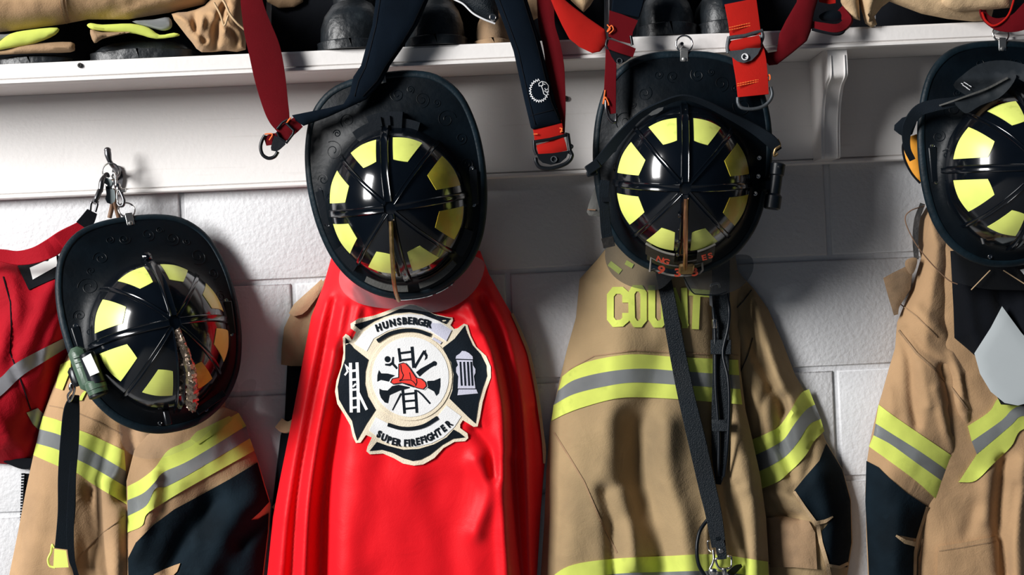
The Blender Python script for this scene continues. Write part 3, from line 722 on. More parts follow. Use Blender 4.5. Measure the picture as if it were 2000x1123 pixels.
# strap with lime buckle in front of the left coat
TS = thing('glove_strap', 'black webbing strap with a lime buckle hanging down the front of the left coat', 'strap', P(130, 1000, 100))
b = MB(); ribbon(b, [(147, 772, 118), (140, 800, 112), (136, 860, 104), (131, 930, 98), (130, 1000, 96), (124, 1060, 96), (122, 1072, 97)], [16, 30, 35, 34, 33, 31, 30], 4, [20, 10, 5, 0, 0, 0, 0]); b.build('webbing', 'black_webbing', TS)
b = MB(); ribbon(b, [(143, 900, 107), (140, 960, 106), (137, 1040, 106), (140, 1090, 108), (146, 1112, 108), (156, 1150, 108)], [10, 14, 14, 12, 9, 12], 4); b.build('tail', 'black_webbing', TS)
b = MB()
plate(b, [(106, 1072), (129, 1075), (134, 1108), (104, 1109)], 103, 6); tube(b, [(106, 1070, 101), (102, 1064, 101), (100, 1078, 101), (94, 1092, 101), (97, 1105, 101), (108, 1109, 101)], 2.0); b.build('buckle', 'yellow_plastic', TS)
b = MB(); tube(b, [(139, 748, 128), (146, 756, 130), (143, 772, 126), (136, 784, 122), (133, 772, 124), (140, 762, 130)], 2.2); lathe3(b, P(139, 756, 132), (0, 0, 1), [(3, -6), (4.4, -3), (4.4, 3), (3, 6)]); b.build('snap_hook', 'chrome', TS)

# ================= RED BAG =================
TB = thing('red_bag', 'red nylon bag with grey reflective strips hanging at the left edge beside the lowest helmet', 'bag', P(20, 700, 0))
SB = Surf([(-120, 500), (-40, 492), (20, 500), (60, 512), (112, 505), (150, 520), (150, 640), (137, 690), (116, 738), (90, 806), (71, 872), (58, 900), (20, 907), (-30, 903), (-120, 890)], 8, 74, 42,
    [([(16, 540), (24, 640), (24, 712), (45, 770), (60, 800)], -7, 6), ([(108, 560), (70, 640), (40, 700)], 8, 20), ([(0, 690), (30, 600), (20, 540)], 9, 20), ([(130, 600), (95, 680), (85, 760), (70, 850)], 9, 15), ([(110, 690), (70, 800), (30, 880)], -7, 16), ([(-20, 820), (30, 860)], 8, 20)], 5, 60, 5)
garment('body', SB, 'red_nylon', TB, 9, back=3)
decal('reflective_strip', [band([(-110, 775), (-40, 757), (0, 738), (27, 712), (70, 688), (134, 656)], [(-110, 810), (-40, 795), (0, 774), (42, 735), (84, 708), (136, 676)])], SB, 2.4, 'grey_tape', TB)
decal('reflective_strip', [[(52, 806), (74, 797), (90, 814), (78, 842), (64, 828)]], SB, 2.4, 'grey_tape', TB)
decal('seam', [stroke([(6, 540), (20, 590), (22, 640), (20, 690), (32, 722), (50, 770), (60, 800)], 2.2)], SB, 1.6, 'black_fabric', TB)
wn = decal('label_window', [[(34, 519), (112, 496), (124, 512), (124, 536), (56, 566)]], SB, 3, 'black_fabric', TB, 7)
q = decal('label_card', [[(58, 523), (110, 500), (112, 519), (64, 546)]], SB, 4.5, 'white_label', wn, 7)
b = MB(); ribbon(b, [(-60, 498, 82), (0, 499, 80), (35, 504, 80), (70, 498, 84), (100, 484, 88), (125, 466, 92), (150, 448, 92), (170, 434, 88)], [24, 25, 28, 32, 36, 34, 24, 18], 4, [0, 0, 8, 10, 0, -8, 0, 0]); b.build('strap', 'red_nylon', TB)
b = MB(); ribbon(b, [(162, 442, 92), (172, 428, 92), (180, 413, 92)], [30, 27, 21], 5); b.build('strap_tab', 'black_fabric', TB)
b = MB(); plate(b, [(8, 900), (62, 895), (58, 914), (42, 916), (20, 908)], 20, 12, smooth=3); b.build('bottom_edge', 'black_fabric', TB)
b = MB(); tube(b, [(176, 413, 92), (178, 397, 92), (184, 394, 92), (190, 398, 92), (186, 414, 92)], 2.4); lathe3(b, P(186, 394, 92), P(200, 360, 80)-P(186, 394, 92), [(6, -3), (6, 2), (4.2, 4), (4.8, 8), (4.8, 22), (3.6, 25)]); tube(b, [(196, 375, 84), (199, 355, 80), (204, 345, 72), (209, 340, 68), (213, 346, 68)], [4.5, 5, 4, 3.5, 2.5]); b.build('swivel_hook', 'dark_chrome', TB)

# ================= HOOK AND KEYS =================
b = MB()
tube(b, [(228, 350, 22), (230, 338, 32), (226, 330, 48), (219, 322, 62), (214, 314, 66), (211, 302, 66), (210, 293, 64)], [5.5, 6, 5, 4.2, 4.2, 6, 5.6], seg=14)
lathe3(b, P(210, 293, 64), (0, 0, 1), [(5.6, -2), (6.2, 0), (5, 3), (2.5, 4.6), (.4, 5)], 14)
HK = thing('coat_hook', 'chrome coat hook screwed to the white board, holding the key ring', 'hook', P(228, 350, 20))
b.build('hook_arm', 'dark_chrome', HK)
b = MB(); plate(b, [(220, 328), (234, 324), (240, 345), (238, 362), (232, 372), (224, 368), (220, 350)], 26, 6, 5, smooth=3); b.build('back_plate', 'dark_chrome', HK)
KR = thing('key_ring', 'steel split ring with a pewter bottle-opener tag hanging on the coat hook', 'key ring', P(216, 335, 66))
b = MB(); ringpx(b, 216, 335, 66, 16.5, 1.3); ringpx(b, 216.5, 335, 69, 16.5, 1.2); b.build('split_ring', 'chrome', KR)
b = MB(); plate(b, [(203, 350), (210, 347), (219, 353), (222, 360), (218, 366), (224, 372), (226, 385), (224, 394), (217, 399), (209, 396), (205, 388), (208, 380), (206, 366), (210, 362), (204, 358)], 74, 3.5, 4); b.build('tag', 'pewter', KR)
b = MB(); plate(b, [(205, 361), (211, 366), (218, 362), (220, 355), (222, 359), (217, 369), (208, 369)], 75, 2.5, 4); b.build('opener_notch', 'black_metal', KR)
SH = thing('snap_hook', 'steel swivel snap hook joining the key ring to the lowest helmet', 'snap hook', P(230, 375, 76))
b = MB(); tube(b, [(222, 349, 72), (219, 342, 72), (223, 338, 72), (226, 345, 74), (227, 356, 77), (229, 362, 78)], 2.2); lathe3(b, P(230, 364, 78), P(233, 372, 80)-P(230, 364, 78), [(3, -5), (5.5, -3), (5.5, 0), (4, 2), (6, 4), (6, 7), (3.4, 9)]); b.build('eye', 'chrome', SH)
b = MB(); tube(b, [(233, 370, 80), (238, 380, 82), (242, 392, 84), (240, 401, 85), (234, 402, 85), (229, 396, 84)], [3.6, 3.2, 3, 3, 2.6, 2]); b.build('hook', 'dark_chrome', SH)
b = MB(); tube(b, [(230, 370, 82), (229, 383, 83), (230, 397, 84)], 1.6); lathe3(b, P(242, 372, 82), (1, 0, 0), [(3.6, -3), (3.6, 3), (2, 4)]); b.build('gate', 'chrome', SH)

# flashlight on the left helmet
FL = thing('flashlight', 'olive green angled flashlight clipped to the left brim of the lowest helmet', 'flashlight', P(173, 725, 213))
ax = P(188, 772, 227)-P(158, 690, 221); sx = np.cross(ax, OUT)
b = MB(); box3(b, P(162, 720, 219), ax, sx, OUT, 38, 13, 15, .3); 
for i in range(6): box3(b, P(151+i*3.2, 697+i*9.6, 229), ax, sx, OUT, 2.0, 6, 5, .2)
b.build('battery_case', 'olive_plastic', FL)
b = MB(); lathe3(b, P(173, 700, 227), ax, [(9, -10), (13, -8), (13.5, 0), (13.5, 44), (11, 46)]); b.build('barrel', 'black_plastic', FL)
b = MB(); plate(b, [(160, 700), (177, 690), (194, 727), (176, 735)], 244, 3); b.build('label', 'white_label', FL)
b = MB(); lathe3(b, P(183, 742, 227), ax, [(13, 0), (17, 4), (17.5, 16), (16.5, 17), (16.5, 24), (12, 25)]); hd = b.build('head', 'olive_plastic', FL)
b = MB(); lathe3(b, P(190, 763, 227), ax, [(15, 0), (16.5, 2), (16.5, 9), (13, 11)]); b.build('bezel', 'black_plastic', FL)
b = MB(); box3(b, P(148, 735, 209), ax, sx, OUT, 17, 9, 10, .3); b.build('clip', 'black_metal', FL)

# ================= COAT BEHIND THE CAPE =================
T2 = thing('turnout_coat', 'tan and black firefighter coat mostly hidden behind the red cape', 'coat', P(590, 750, 0))
S2 = Surf([(655, 520), (632, 548), (608, 570), (575, 602), (566, 616), (555, 640), (550, 680), (549, 712), (575, 716), (700, 730), (720, 520)], 8, 13, 18, [([(570, 650), (590, 690)], 4, 8), ([(580, 640), (610, 620)], -4, 9)], 2.5, 30, 3)
garment('body', S2, 'brown_canvas', T2, 8, back=2)
b = MB(); plate(b, [(628, 545), (634, 556), (620, 580), (600, 606), (590, 614), (574, 618), (564, 612), (574, 594), (596, 574), (612, 560)], 24, 6, 8, dome=3); b.build('shoulder_flap', 'pale_canvas', T2)
S2b = Surf([(561, 712), (558, 770), (556, 815), (556, 828), (548, 850), (535, 960), (528, 1020), (535, 1250), (720, 1250), (720, 700)], 5, 16, 16, (), 2, 40, 4)
garment('lining', S2b, 'black_fabric', T2, 10, back=2)
b = MB(); ribbon(b, [(545, 826, 18), (556, 834, 22), (570, 832, 22), (590, 815, 20)], [22, 24, 22, 18], 6, [0, 20, 20, 0]); b.build('cuff_strap', 'pale_canvas', T2)
b = MB(); ribbon(b, [(535, 994, 22), (540, 990, 22), (547, 985, 22)], [10, 14, 16], 5); b.build('hem_edge', 'pale_canvas', T2)

# ================= CAPE =================
T3 = thing('satin_cape', 'shiny red satin cape with a large fire-badge patch, hanging under the second helmet', 'cape', P(800, 800, 0))
S3 = Surf([(648, 500), (632, 556), (608, 618), (594, 690), (580, 765), (564, 850), (546, 940), (533, 1010), (522, 1123), (512, 1250), (1042, 1250), (1049, 1123), (1056, 1000), (1064, 900), (1062, 850), (1050, 770), (1034, 690), (1014, 638), (986, 590), (955, 535), (938, 490), (860, 470), (720, 470)], 46, 60, 36,
    [([(632, 590), (610, 690), (585, 830), (556, 990), (535, 1200)], 15, 19), ([(655, 590), (630, 700), (604, 830), (580, 980), (565, 1200)], -12, 13), ([(668, 600), (648, 720), (622, 860), (602, 1000), (590, 1220)], 14, 16),
     ([(672, 690), (655, 800), (636, 920), (628, 1040), (625, 1220)], -27, 22), ([(700, 600), (690, 640), (665, 700), (662, 760)], 10, 12), ([(700, 860), (695, 980), (680, 1060), (680, 1220)], 6, 34),
     ([(960, 560), (990, 640), (1012, 740), (1022, 850), (1030, 1000), (1040, 1200)], 11, 13), ([(940, 590), (975, 680), (1000, 790), (1008, 920), (1015, 1050), (1030, 1220)], -16, 15),
     ([(920, 600), (962, 690), (982, 790), (985, 900), (985, 1000), (1000, 1220)], 13, 15), ([(1040, 800), (1046, 900), (1046, 1000), (1048, 1200)], -10, 9), ([(930, 840), (960, 880), (965, 930)], -7, 12), ([(930, 900), (955, 960), (930, 1040)], 8, 18),
     ([(790, 930), (770, 1040), (780, 1200)], 2.5, 34), ([(850, 950), (870, 1060), (860, 1200)], -3.5, 30), ([(905, 940), (890, 1060), (905, 1200)], -3, 26), ([(700, 545), (735, 585), (760, 610)], -5, 9), ([(690, 560), (715, 590), (725, 612)], 6, 9), ([(860, 620), (900, 630), (930, 640)], 6, 9), ([(850, 612), (890, 616)], -5, 8), ([(1000, 900), (1010, 1000), (1022, 1200)], -9, 14)], 3.2, 80, 8, tilt=lambda x, y: -np.clip(x-962-(y-700)*.05, 0, 70)*.46)
garment('cloth', S3, 'red_satin', T3, 6, back=lambda x, y, df: np.where(x < 900, 34., 12.))
b = MB(); eS = lambda x, y: (x, y, float(S3.depth(np.array([x-3.]), np.array([y]))[0])+3)
ribbon(b, [eS(1000, 612), eS(1017, 650), eS(1034, 695), eS(1049, 770), eS(1060, 850), eS(1063, 880), eS(1063, 905)], [5, 6, 6, 6, 6, 7, 4], 4); b.build('piping', 'pale_canvas', T3)
# badge: traced in a crop of the photo
cp = lambda L: [(630+u/3.303, 580+v/3.303) for u, v in L]
SE = Surf(S3.poly, 46, 58, 36); SE = Flat(lambda x, y, s=SE: np.maximum(s.depth(x, y)+5.0, S3.depth(x, y)+2.5))
outer = [(585, 48), (640, 65), (720, 110), (800, 128), (838, 132), (842, 150), (825, 182), (848, 206), (868, 203), (912, 172), (935, 180), (955, 250), (990, 320), (1055, 380), (1085, 450), (1086, 520), (1055, 600), (1032, 680), (1015, 780), (1000, 835), (975, 838), (905, 795), (888, 822), (887, 845), (935, 880), (940, 910), (920, 930), (850, 935), (780, 975), (720, 1040), (650, 1080), (590, 1088), (520, 1075), (460, 1040), (390, 1010), (305, 1015), (283, 995), (290, 965), (318, 907), (280, 890), (245, 940), (215, 942), (195, 900), (180, 830), (140, 760), (95, 690), (80, 610), (90, 540), (120, 450), (135, 360), (130, 260), (150, 238), (170, 250), (190, 278), (215, 226), (182, 203), (180, 172), (230, 140), (330, 120), (400, 95), (480, 65), (540, 48)]
bd = decal('badge', [cp(outer)], SE, 0, 'cream_felt', T3, 8, 6)
lob = [[(203, 178), (300, 150), (400, 120), (490, 80), (560, 52), (600, 55), (650, 80), (720, 115), (826, 140), (795, 175), (740, 150), (640, 112), (560, 98), (470, 105), (400, 125), (330, 157), (243, 212)],
       [(917, 185), (930, 230), (965, 310), (1020, 370), (1055, 440), (1060, 510), (1030, 590), (1005, 680), (985, 815), (940, 775), (818, 655), (838, 600), (845, 500), (828, 420), (775, 328), (850, 270)],
       [(350, 935), (420, 960), (520, 985), (620, 980), (720, 950), (800, 905), (845, 855), (880, 875), (918, 905), (840, 915), (770, 955), (690, 1020), (630, 1050), (580, 1058), (520, 1040), (450, 1005), (380, 985), (303, 993)],
       [(147, 262), (200, 330), (295, 405), (275, 480), (272, 560), (290, 640), (342, 728), (280, 820), (222, 925), (205, 870), (190, 800), (150, 740), (105, 660), (97, 580), (115, 490), (145, 400)]]
decal('badge_lobe', [cp(lob[0])], SE, 1.2, 'black_felt', bd); decal('badge_lobe', [cp(lob[1])], SE, 1.2, 'black_felt', bd); decal('badge_lobe', [cp(lob[2])], SE, 1.2, 'black_felt', bd); decal('badge_lobe', [cp(lob[3])], SE, 1.2, 'black_felt', bd)
ban1 = [(205, 302), (262, 228), (340, 172), (450, 124), (560, 108), (660, 120), (760, 160), (836, 214), (798, 286), (700, 226), (600, 198), (500, 196), (420, 218), (330, 268), (285, 350)]
ban2 = [(300, 862), (345, 776), (420, 815), (520, 842), (620, 838), (720, 798), (800, 700), (895, 770), (850, 840), (780, 905), (700, 945), (600, 968), (500, 962), (400, 935)]
decal('banner', [cp(ban1)], SE, .9, 'white_felt', bd); decal('banner', [cp(ban2)], SE, .9, 'white_felt', bd)
decal('banner_patch', [cp([(690, 165), (760, 172), (832, 216), (798, 284), (730, 238), (684, 205)]), cp([(716, 260), (770, 290), (758, 305), (706, 272)])], SE, 1.7, 'lilac_felt', bd)
circ = [(566+248*cos(t), 516+258*sin(t)) for t in np.linspace(0, 2*pi, 48, endpoint=False)]
ring_ = [(566+270*cos(t), 516+282*sin(t)) for t in np.linspace(0, 2*pi, 48, endpoint=False)]
decal('rim', [cp(ring_)], SE, 1.5, 'cream_felt', bd); decal('disc', [cp(circ)], SE, 2.2, 'white_felt', bd)
decal('arc_bar', [cp(stroke(catmull([(352, 284), (430, 238), (520, 216), (610, 218), (695, 246)], 5), 24))], SE, 2.6, 'black_felt', bd); decal('arc_bar', [cp(stroke(catmull([(420, 823), (500, 846), (580, 848), (660, 828), (742, 778)], 5), 24))], SE, 2.6, 'black_felt', bd)
b = MB()
top = [('H', 360, 196, 18), ('U', 404, 180, 14), ('N', 450, 166, 11), ('S', 492, 157, 7), ('B', 528, 153, 3), ('E', 562, 152, 0), ('R', 597, 155, -4), ('G', 632, 160, -7), ('E', 664, 166, -10), ('R', 688, 175, -12)]
top = [(c, 360+(u-360)*.995, v, a) for c, u, v, a in top]
bot = [('S', 364, 884, -22), ('U', 396, 905, -20), ('P', 429, 921, -15), ('E', 459, 931, -11), ('R', 488, 938, -8), ('F', 535, 942, 0), ('I', 558, 941, 2), ('R', 583, 938, 5), ('E', 613, 931, 9), ('F', 642, 923, 13), ('I', 663, 915, 16), ('G', 688, 905, 20), ('H', 719, 889, 25), ('T', 748, 870, 30), ('E', 778, 847, 36), ('R', 812, 818, 42)]
letters(b, [(c, 630+u/3.303, 580+v/3.303, 13.2, a) for c, u, v, a in top], SE, 2.6, .045, xs=.84)
b.build('lettering', 'black_felt', bd, smooth=False); b = MB()
letters(b, [(c, 630+u/3.303, 580+v/3.303, 13.2, a) for c, u, v, a in bot], SE, 2.2, .045, xs=.80)
b.build('lettering', 'black_felt', bd, smooth=False)
cz = lambda L: [(700+u/5.614, 640+v/5.614) for u, v in L]
blk = [stroke([(440, 225), (460, 380)], 26), stroke([(586, 208), (605, 440)], 32), stroke([(455, 280), (590, 262)], 24), stroke([(460, 358), (595, 342)], 24),
       stroke([(612, 440), (700, 290), (722, 252)], [26, 24, 22]), [(700, 280), (738, 240), (738, 268), (756, 300), (752, 335), (724, 356), (735, 318), (722, 296)],
       stroke([(650, 512), (700, 470), (770, 425), (832, 390)], [60, 56, 44, 44]), [(832+27*cos(t), 392+27*sin(t)) for t in np.linspace(0, 2*pi, 14, endpoint=False)],
       [(318+32*cos(t), 345+34*sin(t)) for t in np.linspace(0, 2*pi, 16, endpoint=False)], stroke([(292, 404), (340, 408), (375, 385), (380, 320)], [18, 26, 26, 16]), stroke([(370, 390), (425, 448)], 24),
       [(224, 466), (246, 500), (320, 502), (398, 522), (350, 556), (335, 592), (244, 572), (206, 590), (208, 522)],
       [(230, 668), (262, 684), (320, 688), (370, 640), (440, 626), (560, 650), (560, 662), (450, 690), (400, 712), (340, 740), (322, 828), (290, 820), (248, 770), (230, 720)],
       [(755, 584), (830, 580), (896, 552), (896, 640), (880, 720), (852, 746), (830, 700), (750, 656)],
       stroke([(482, 655), (505, 942)], 28), stroke([(625, 680), (640, 934)], 28), stroke([(495, 730), (630, 715)], 22), stroke([(500, 808), (635, 795)], 22), stroke([(505, 890), (640, 876)], 22),
       stroke([(468, 720), (372, 905)], [20, 12]), stroke([(645, 690), (700, 735), (785, 832)], [16, 20, 18])]
decal('emblem_tools', [cz(q) for q in blk], SE, 2.9, 'black_felt', bd, 10)
hat = [(442, 400), (490, 385), (520, 395), (560, 440), (600, 500), (632, 548), (690, 560), (735, 600), (745, 640), (710, 674), (640, 660), (560, 622), (470, 604), (385, 618), (352, 598), (370, 560), (440, 545)]
c_ = np.mean(np.array(hat), 0)
decal('hat_border', [cz([tuple(c_+(np.array(q)-c_)*1.09) for q in hat])], SE, 3.2, 'white_felt', bd, 10)
ho = decal('hat', [cz(hat)], SE, 3.8, 'red_felt', bd, 10)
decal('hat_outline', [cz(q) for q in segs(hat+[hat[0]], 8, .3)]+[cz(stroke([(462, 405), (470, 470), (492, 520), (480, 560), (448, 580)], 8)), cz(stroke([(450, 585), (500, 572), (570, 572), (600, 590), (632, 630)], 8)), cz(stroke([(560, 490), (575, 565)], 6)), cz(stroke([(634, 560), (640, 600), (625, 640)], 8)), cz([(455, 600), (560, 622), (640, 655), (600, 652), (520, 626)])], SE, 4.3, 'black_felt', ho, 10)
# ladder tower and hydrant
lad = [stroke([(180, 425), (185, 745)], 20), stroke([(222, 422), (228, 560), (232, 745)], 20), stroke([(182, 478), (228, 472)], 16), stroke([(185, 535), (228, 530)], 16), stroke([(186, 600), (228, 595)], 14), stroke([(190, 655), (230, 650)], 14), stroke([(186, 715), (232, 710)], 14), stroke([(215, 560), (195, 580)], 12), stroke([(225, 605), (285, 728)], 18), stroke([(143, 505), (162, 480), (148, 440), (168, 462), (186, 455)], 12)]
decal('ladder_motif', [cp(q) for q in lad], SE, 2.2, 'white_felt', bd, 10)
hyd = [[(858, 398), (862, 380), (885, 365), (900, 348), (922, 350), (945, 362), (968, 384), (970, 402)], [(862, 406), (968, 408), (970, 440), (986, 465), (986, 490), (976, 510), (986, 590), (872, 590), (876, 512), (862, 485), (862, 455), (874, 440)], [(876, 596), (992, 596), (1002, 622), (870, 634)]]
hm = decal('hydrant_motif', [cp(q) for q in hyd], SE, 2.2, 'lilac_felt', bd, 10)
decal('hydrant_slot', [cp(stroke([(x, 418), (x+9, 572)], 11)) for x in (888, 912, 936, 958)], SE, 2.8, 'black_felt', hm, 10)

# ================= COAT LETTERED COUNT =================
T4 = thing('turnout_coat', 'tan firefighter coat with lime letters COUNT and black radio straps down its back', 'coat', P(1300, 800, 0))
RT = lambda x, y: 42*np.clip((x-1375)/90, 0, 1)*np.clip((y-600)/90, 0, 1)
S4 = Surf([(1195, 470), (1168, 505), (1132, 545), (1125, 620), (1108, 680), (1090, 755), (1074, 830), (1067, 920), (1063, 1020), (1056, 1123), (1050, 1250), (1512, 1250), (1503, 1123), (1496, 1010), (1485, 930), (1471, 865), (1456, 800), (1446, 720), (1446, 560), (1430, 460), (1300, 430)], 18, 76, 55,
    [([(1290, 700), (1262, 820), (1240, 900), (1235, 1000)], -9, 30), ([(1215, 640), (1200, 760), (1180, 900), (1185, 1000)], 9, 34), ([(1238, 830), (1250, 930), (1275, 1020), (1290, 1110)], -26, 33), ([(1300, 830), (1305, 930), (1330, 1020), (1345, 1120)], 16, 26), ([(1180, 960), (1195, 1040), (1200, 1200)], -16, 15),
     ([(1130, 860), (1120, 960), (1110, 1080)], 7, 30), ([(1220, 960), (1235, 1040), (1240, 1100)], 9, 14), ([(1425, 560), (1430, 680), (1440, 800), (1455, 950)], 10, 17), ([(1405, 600), (1400, 760), (1415, 950), (1440, 1100)], -12, 16), ([(1470, 900), (1478, 1000), (1480, 1150)], 10, 14), ([(1440, 950), (1450, 1060), (1455, 1200)], -10, 12)], 4, 75, 11, tilt=RT)
garment('body', S4, 'khaki_canvas', T4, 8, back=lambda x, y, df: 3+RT(x, y)*1.1)
L4 = [[(1098, 735), (1125, 716), (1165, 702), (1235, 692), (1320, 697), (1442, 703)], [(1090, 763), (1122, 742), (1180, 727), (1250, 720), (1330, 725), (1444, 733)], [(1081, 791), (1120, 770), (1180, 755), (1240, 747), (1330, 752), (1446, 760)], [(1077, 822), (1105, 808), (1140, 795), (1200, 779), (1250, 776), (1330, 780), (1450, 790)]]
decal('lime_stripe', [band(L4[0], L4[1]), band(L4[2], L4[3])], S4, 2.6, 'lime_tape', T4)
decal('silver_stripe', [band(L4[1], L4[2])], S4, 3.0, 'silver_tape', T4)
decal('lime_stripe', [band([(1062, 1140), (1110, 1106), (1190, 1092), (1300, 1086), (1400, 1083), (1500, 1097)], [(1058, 1172), (1110, 1140), (1190, 1122), (1300, 1117), (1400, 1116), (1502, 1130)])], S4, 2.6, 'lime_tape', T4)
decal('silver_stripe', [band([(1058, 1172), (1110, 1140), (1190, 1122), (1300, 1117), (1400, 1116), (1502, 1130)], [(1056, 1200), (1110, 1170), (1190, 1152), (1300, 1147), (1400, 1146), (1503, 1160)])], S4, 3., 'silver_tape', T4)
decal('seam', [stroke([(1082, 845), (1110, 890), (1140, 940), (1170, 1010), (1205, 1080)], 3), stroke([(1110, 722), (1160, 695), (1240, 684), (1320, 689), (1442, 694)], 2.5)], S4, 1.6, 'brown_canvas', T4)
cL = lambda L, w: stroke(L, w)
w_ = 13.5
word = [segs([(1222, 588), (1222, 574), (1214, 567), (1200, 567), (1192, 577), (1192, 622), (1200, 632), (1214, 631), (1222, 624), (1222, 614)], w_, .22),
        segs([(1251, 563), (1239, 563), (1233, 573), (1234, 622), (1241, 633), (1250, 633), (1257, 624), (1257, 573), (1251, 563)], w_-1, .22),
        segs([(1273, 560), (1273, 622), (1280, 633), (1290, 633), (1298, 624), (1298, 561)], w_, .22),
        segs([(1314, 640), (1314, 562)], 12)+segs([(1314, 564), (1340, 638)], 12)+segs([(1338, 641), (1336, 562)], 12),
        segs([(1346, 570), (1386, 574)], 14)+segs([(1361, 575), (1358, 643)], 14)]
for ps in word: decal('letter', ps, S4, 2.4, 'lime_tape', T4, 8, 2, step=5)
decal('letter', [cL([(1190, 514), (1212, 531)], 11)], S4, 2.4, 'lime_tape', T4, 8, 2); decal('letter', [cL([(1222, 512), (1236, 520)], 9)], S4, 2.4, 'lime_tape', T4, 8, 2)
S4s = Surf([(1420, 500), (1450, 540), (1474, 566), (1500, 603), (1528, 667), (1552, 730), (1578, 776), (1596, 815), (1612, 860), (1645, 915), (1662, 975), (1665, 1060), (1655, 1123), (1648, 1250), (1500, 1250), (1500, 1123), (1492, 1020), (1478, 930), (1466, 870), (1448, 800), (1435, 740), (1420, 640)], 10, 50, 36,
    [([(1452, 560), (1470, 660), (1500, 740), (1530, 800)], -16, 13), ([(1475, 580), (1500, 670), (1530, 760), (1545, 800)], 9, 14), ([(1440, 640), (1452, 740), (1490, 800), (1500, 860)], 7, 14), ([(1530, 780), (1525, 860), (1545, 930)], -12, 12), ([(1500, 760), (1485, 800), (1480, 840)], -8, 9), ([(1480, 950), (1520, 1000), (1560, 1010)], -12, 12), ([(1500, 960), (1550, 975), (1590, 1020)], 8, 12), ([(1600, 930), (1620, 1010), (1620, 1100)], 7, 20), ([(1590, 850), (1580, 920), (1550, 960)], -6, 10)], 5, 55, 13)
s4 = garment('sleeve', S4s, 'khaki_canvas', T4, 6, back=3)
L5 = [[(1470, 858), (1500, 845), (1522, 832), (1545, 800), (1565, 768), (1580, 760)], [(1484, 885), (1510, 872), (1532, 857), (1552, 828), (1575, 800), (1592, 790)], [(1499, 913), (1525, 898), (1542, 884), (1562, 858), (1580, 830), (1603, 818)], [(1521, 940), (1542, 922), (1560, 905), (1578, 883), (1590, 862), (1610, 842)]]
L5 = [[(L[0][0]-32, L[0][1]+14)]+L for L in L5]
decal('lime_stripe', [band(L5[0], L5[1]), band(L5[2], L5[3])], S4s, 2.6, 'lime_tape', s4, 7)
decal('silver_stripe', [band(L5[1], L5[2])], S4s, 3.0, 'silver_tape', s4, 7)
decal('elbow_pad', [[(1551, 958), (1572, 932), (1600, 900), (1614, 866), (1645, 917), (1661, 977), (1663, 1060), (1655, 1108), (1617, 1105), (1603, 1040), (1624, 1014), (1626, 1009), (1612, 1017), (1592, 1020), (1572, 990)]], S4s, 3.4, 'navy_pad', s4, 8)
decal('pad_edging', [stroke([(1551, 960), (1572, 992), (1593, 1022), (1612, 1018), (1627, 1009)], [5, 6, 8, 7, 3]), stroke([(1597, 1025), (1603, 1060), (1615, 1100), (1620, 1125)], 8), stroke([(1615, 1104), (1640, 1108), (1657, 1100)], 6)], S4s, 5, 'pale_canvas', s4)
decal('pocket', [[(1497, 1012), (1530, 1008), (1580, 1018), (1592, 1040), (1596, 1112), (1550, 1108), (1504, 1108)]], S4s, 7, 'brown_canvas', s4, 8, 6)
decal('seam', [stroke([(1425, 800), (1440, 740), (1462, 690), (1470, 660)], 2.2), stroke([(1430, 610), (1450, 590), (1468, 566)], 2.2), stroke([(1500, 1100), (1550, 1102), (1595, 1105)], 2.4)], S4s, 1.8, 'dark_leather', s4)

b = MB(); ribbon(b, [(1318, 470, 40), (1326, 400, 26), (1330, 330, 24), (1340, 330, 24), (1344, 400, 26), (1350, 470, 40)], 14, 3); b.build('hanging_loop', 'tan_leather', T4)
# radio straps over that coat
TR = thing('radio_strap', 'long black leather radio strap slanting down the coat lettered COUNT', 'strap', P(1400, 1080, 100))
dS = lambda x, y, e: (x, y, float(S4.depth(np.array([x]), np.array([y]))[0])+e)
b = MB(); ribbon(b, [dS(1290, 500, 9), dS(1297, 545, 9), dS(1305, 586, 9), dS(1315, 644, 10), dS(1327, 708, 12), dS(1340, 772, 14), dS(1361, 860, 16), dS(1382, 953, 18), dS(1394, 1005, 20), dS(1404, 1068, 22)], [28, 28, 29, 31, 32, 33, 35, 34, 32, 28], 4); b.build('strap', 'black_leather', TR)
b = MB(); ribbon(b, [dS(1404, 1056, 26), dS(1408, 1072, 27), dS(1411, 1092, 26)], [19, 20, 17], 3.5); sb = b.build('end_tab', 'black_leather', TR)
b = MB(); lathe3(b, P(*dS(1408, 1075, 28)), OUT, [(4.6, 0), (4.6, 2), (3, 3.4)]); q = b.build('rivet', 'chrome', TR); q.parent = sb
b = MB(); ribbon(b, [dS(1398, 1052, 25), dS(1414, 1050, 25)], [6, 6], 4); b.build('keeper', 'black_leather', TR)
b = MB(); tube(b, [dS(1403, 1090, 24), dS(1398, 1093, 24), dS(1402, 1106, 24), dS(1410, 1112, 24)], 2.0); tube(b, [dS(1422, 1086, 24), dS(1428, 1088, 24), dS(1428, 1106, 24), dS(1422, 1110, 24)], 2.0); tube(b, [dS(1408, 1111, 24), dS(1424, 1110, 24)], 2.2)
lathe3(b, P(*dS(1415, 1116, 24)), (0, 0, -1), [(4, -6), (5, 0), (3.5, 6), (6, 9), (6, 18)]); b.build('buckle_ring', 'chrome', TR)
dS0 = dS; dS = lambda x, y, e: dS0(x, y, e+13)
TR2 = thing('radio_strap', 'looped black leather strap and cord right of the slanting radio strap', 'strap', P(1405, 950, 100))
b = MB(); ribbon(b, [dS(1408, 500, 7), dS(1408, 560, 7), dS(1408, 640, 8), dS(1408, 720, 9), dS(1406, 800, 8), dS(1405, 880, 3), dS(1405, 920, 1), dS(1403, 946, 0)], [34, 34, 33, 32, 32, 30, 22, 10], 5); b.build('strap', 'black_leather', TR2)
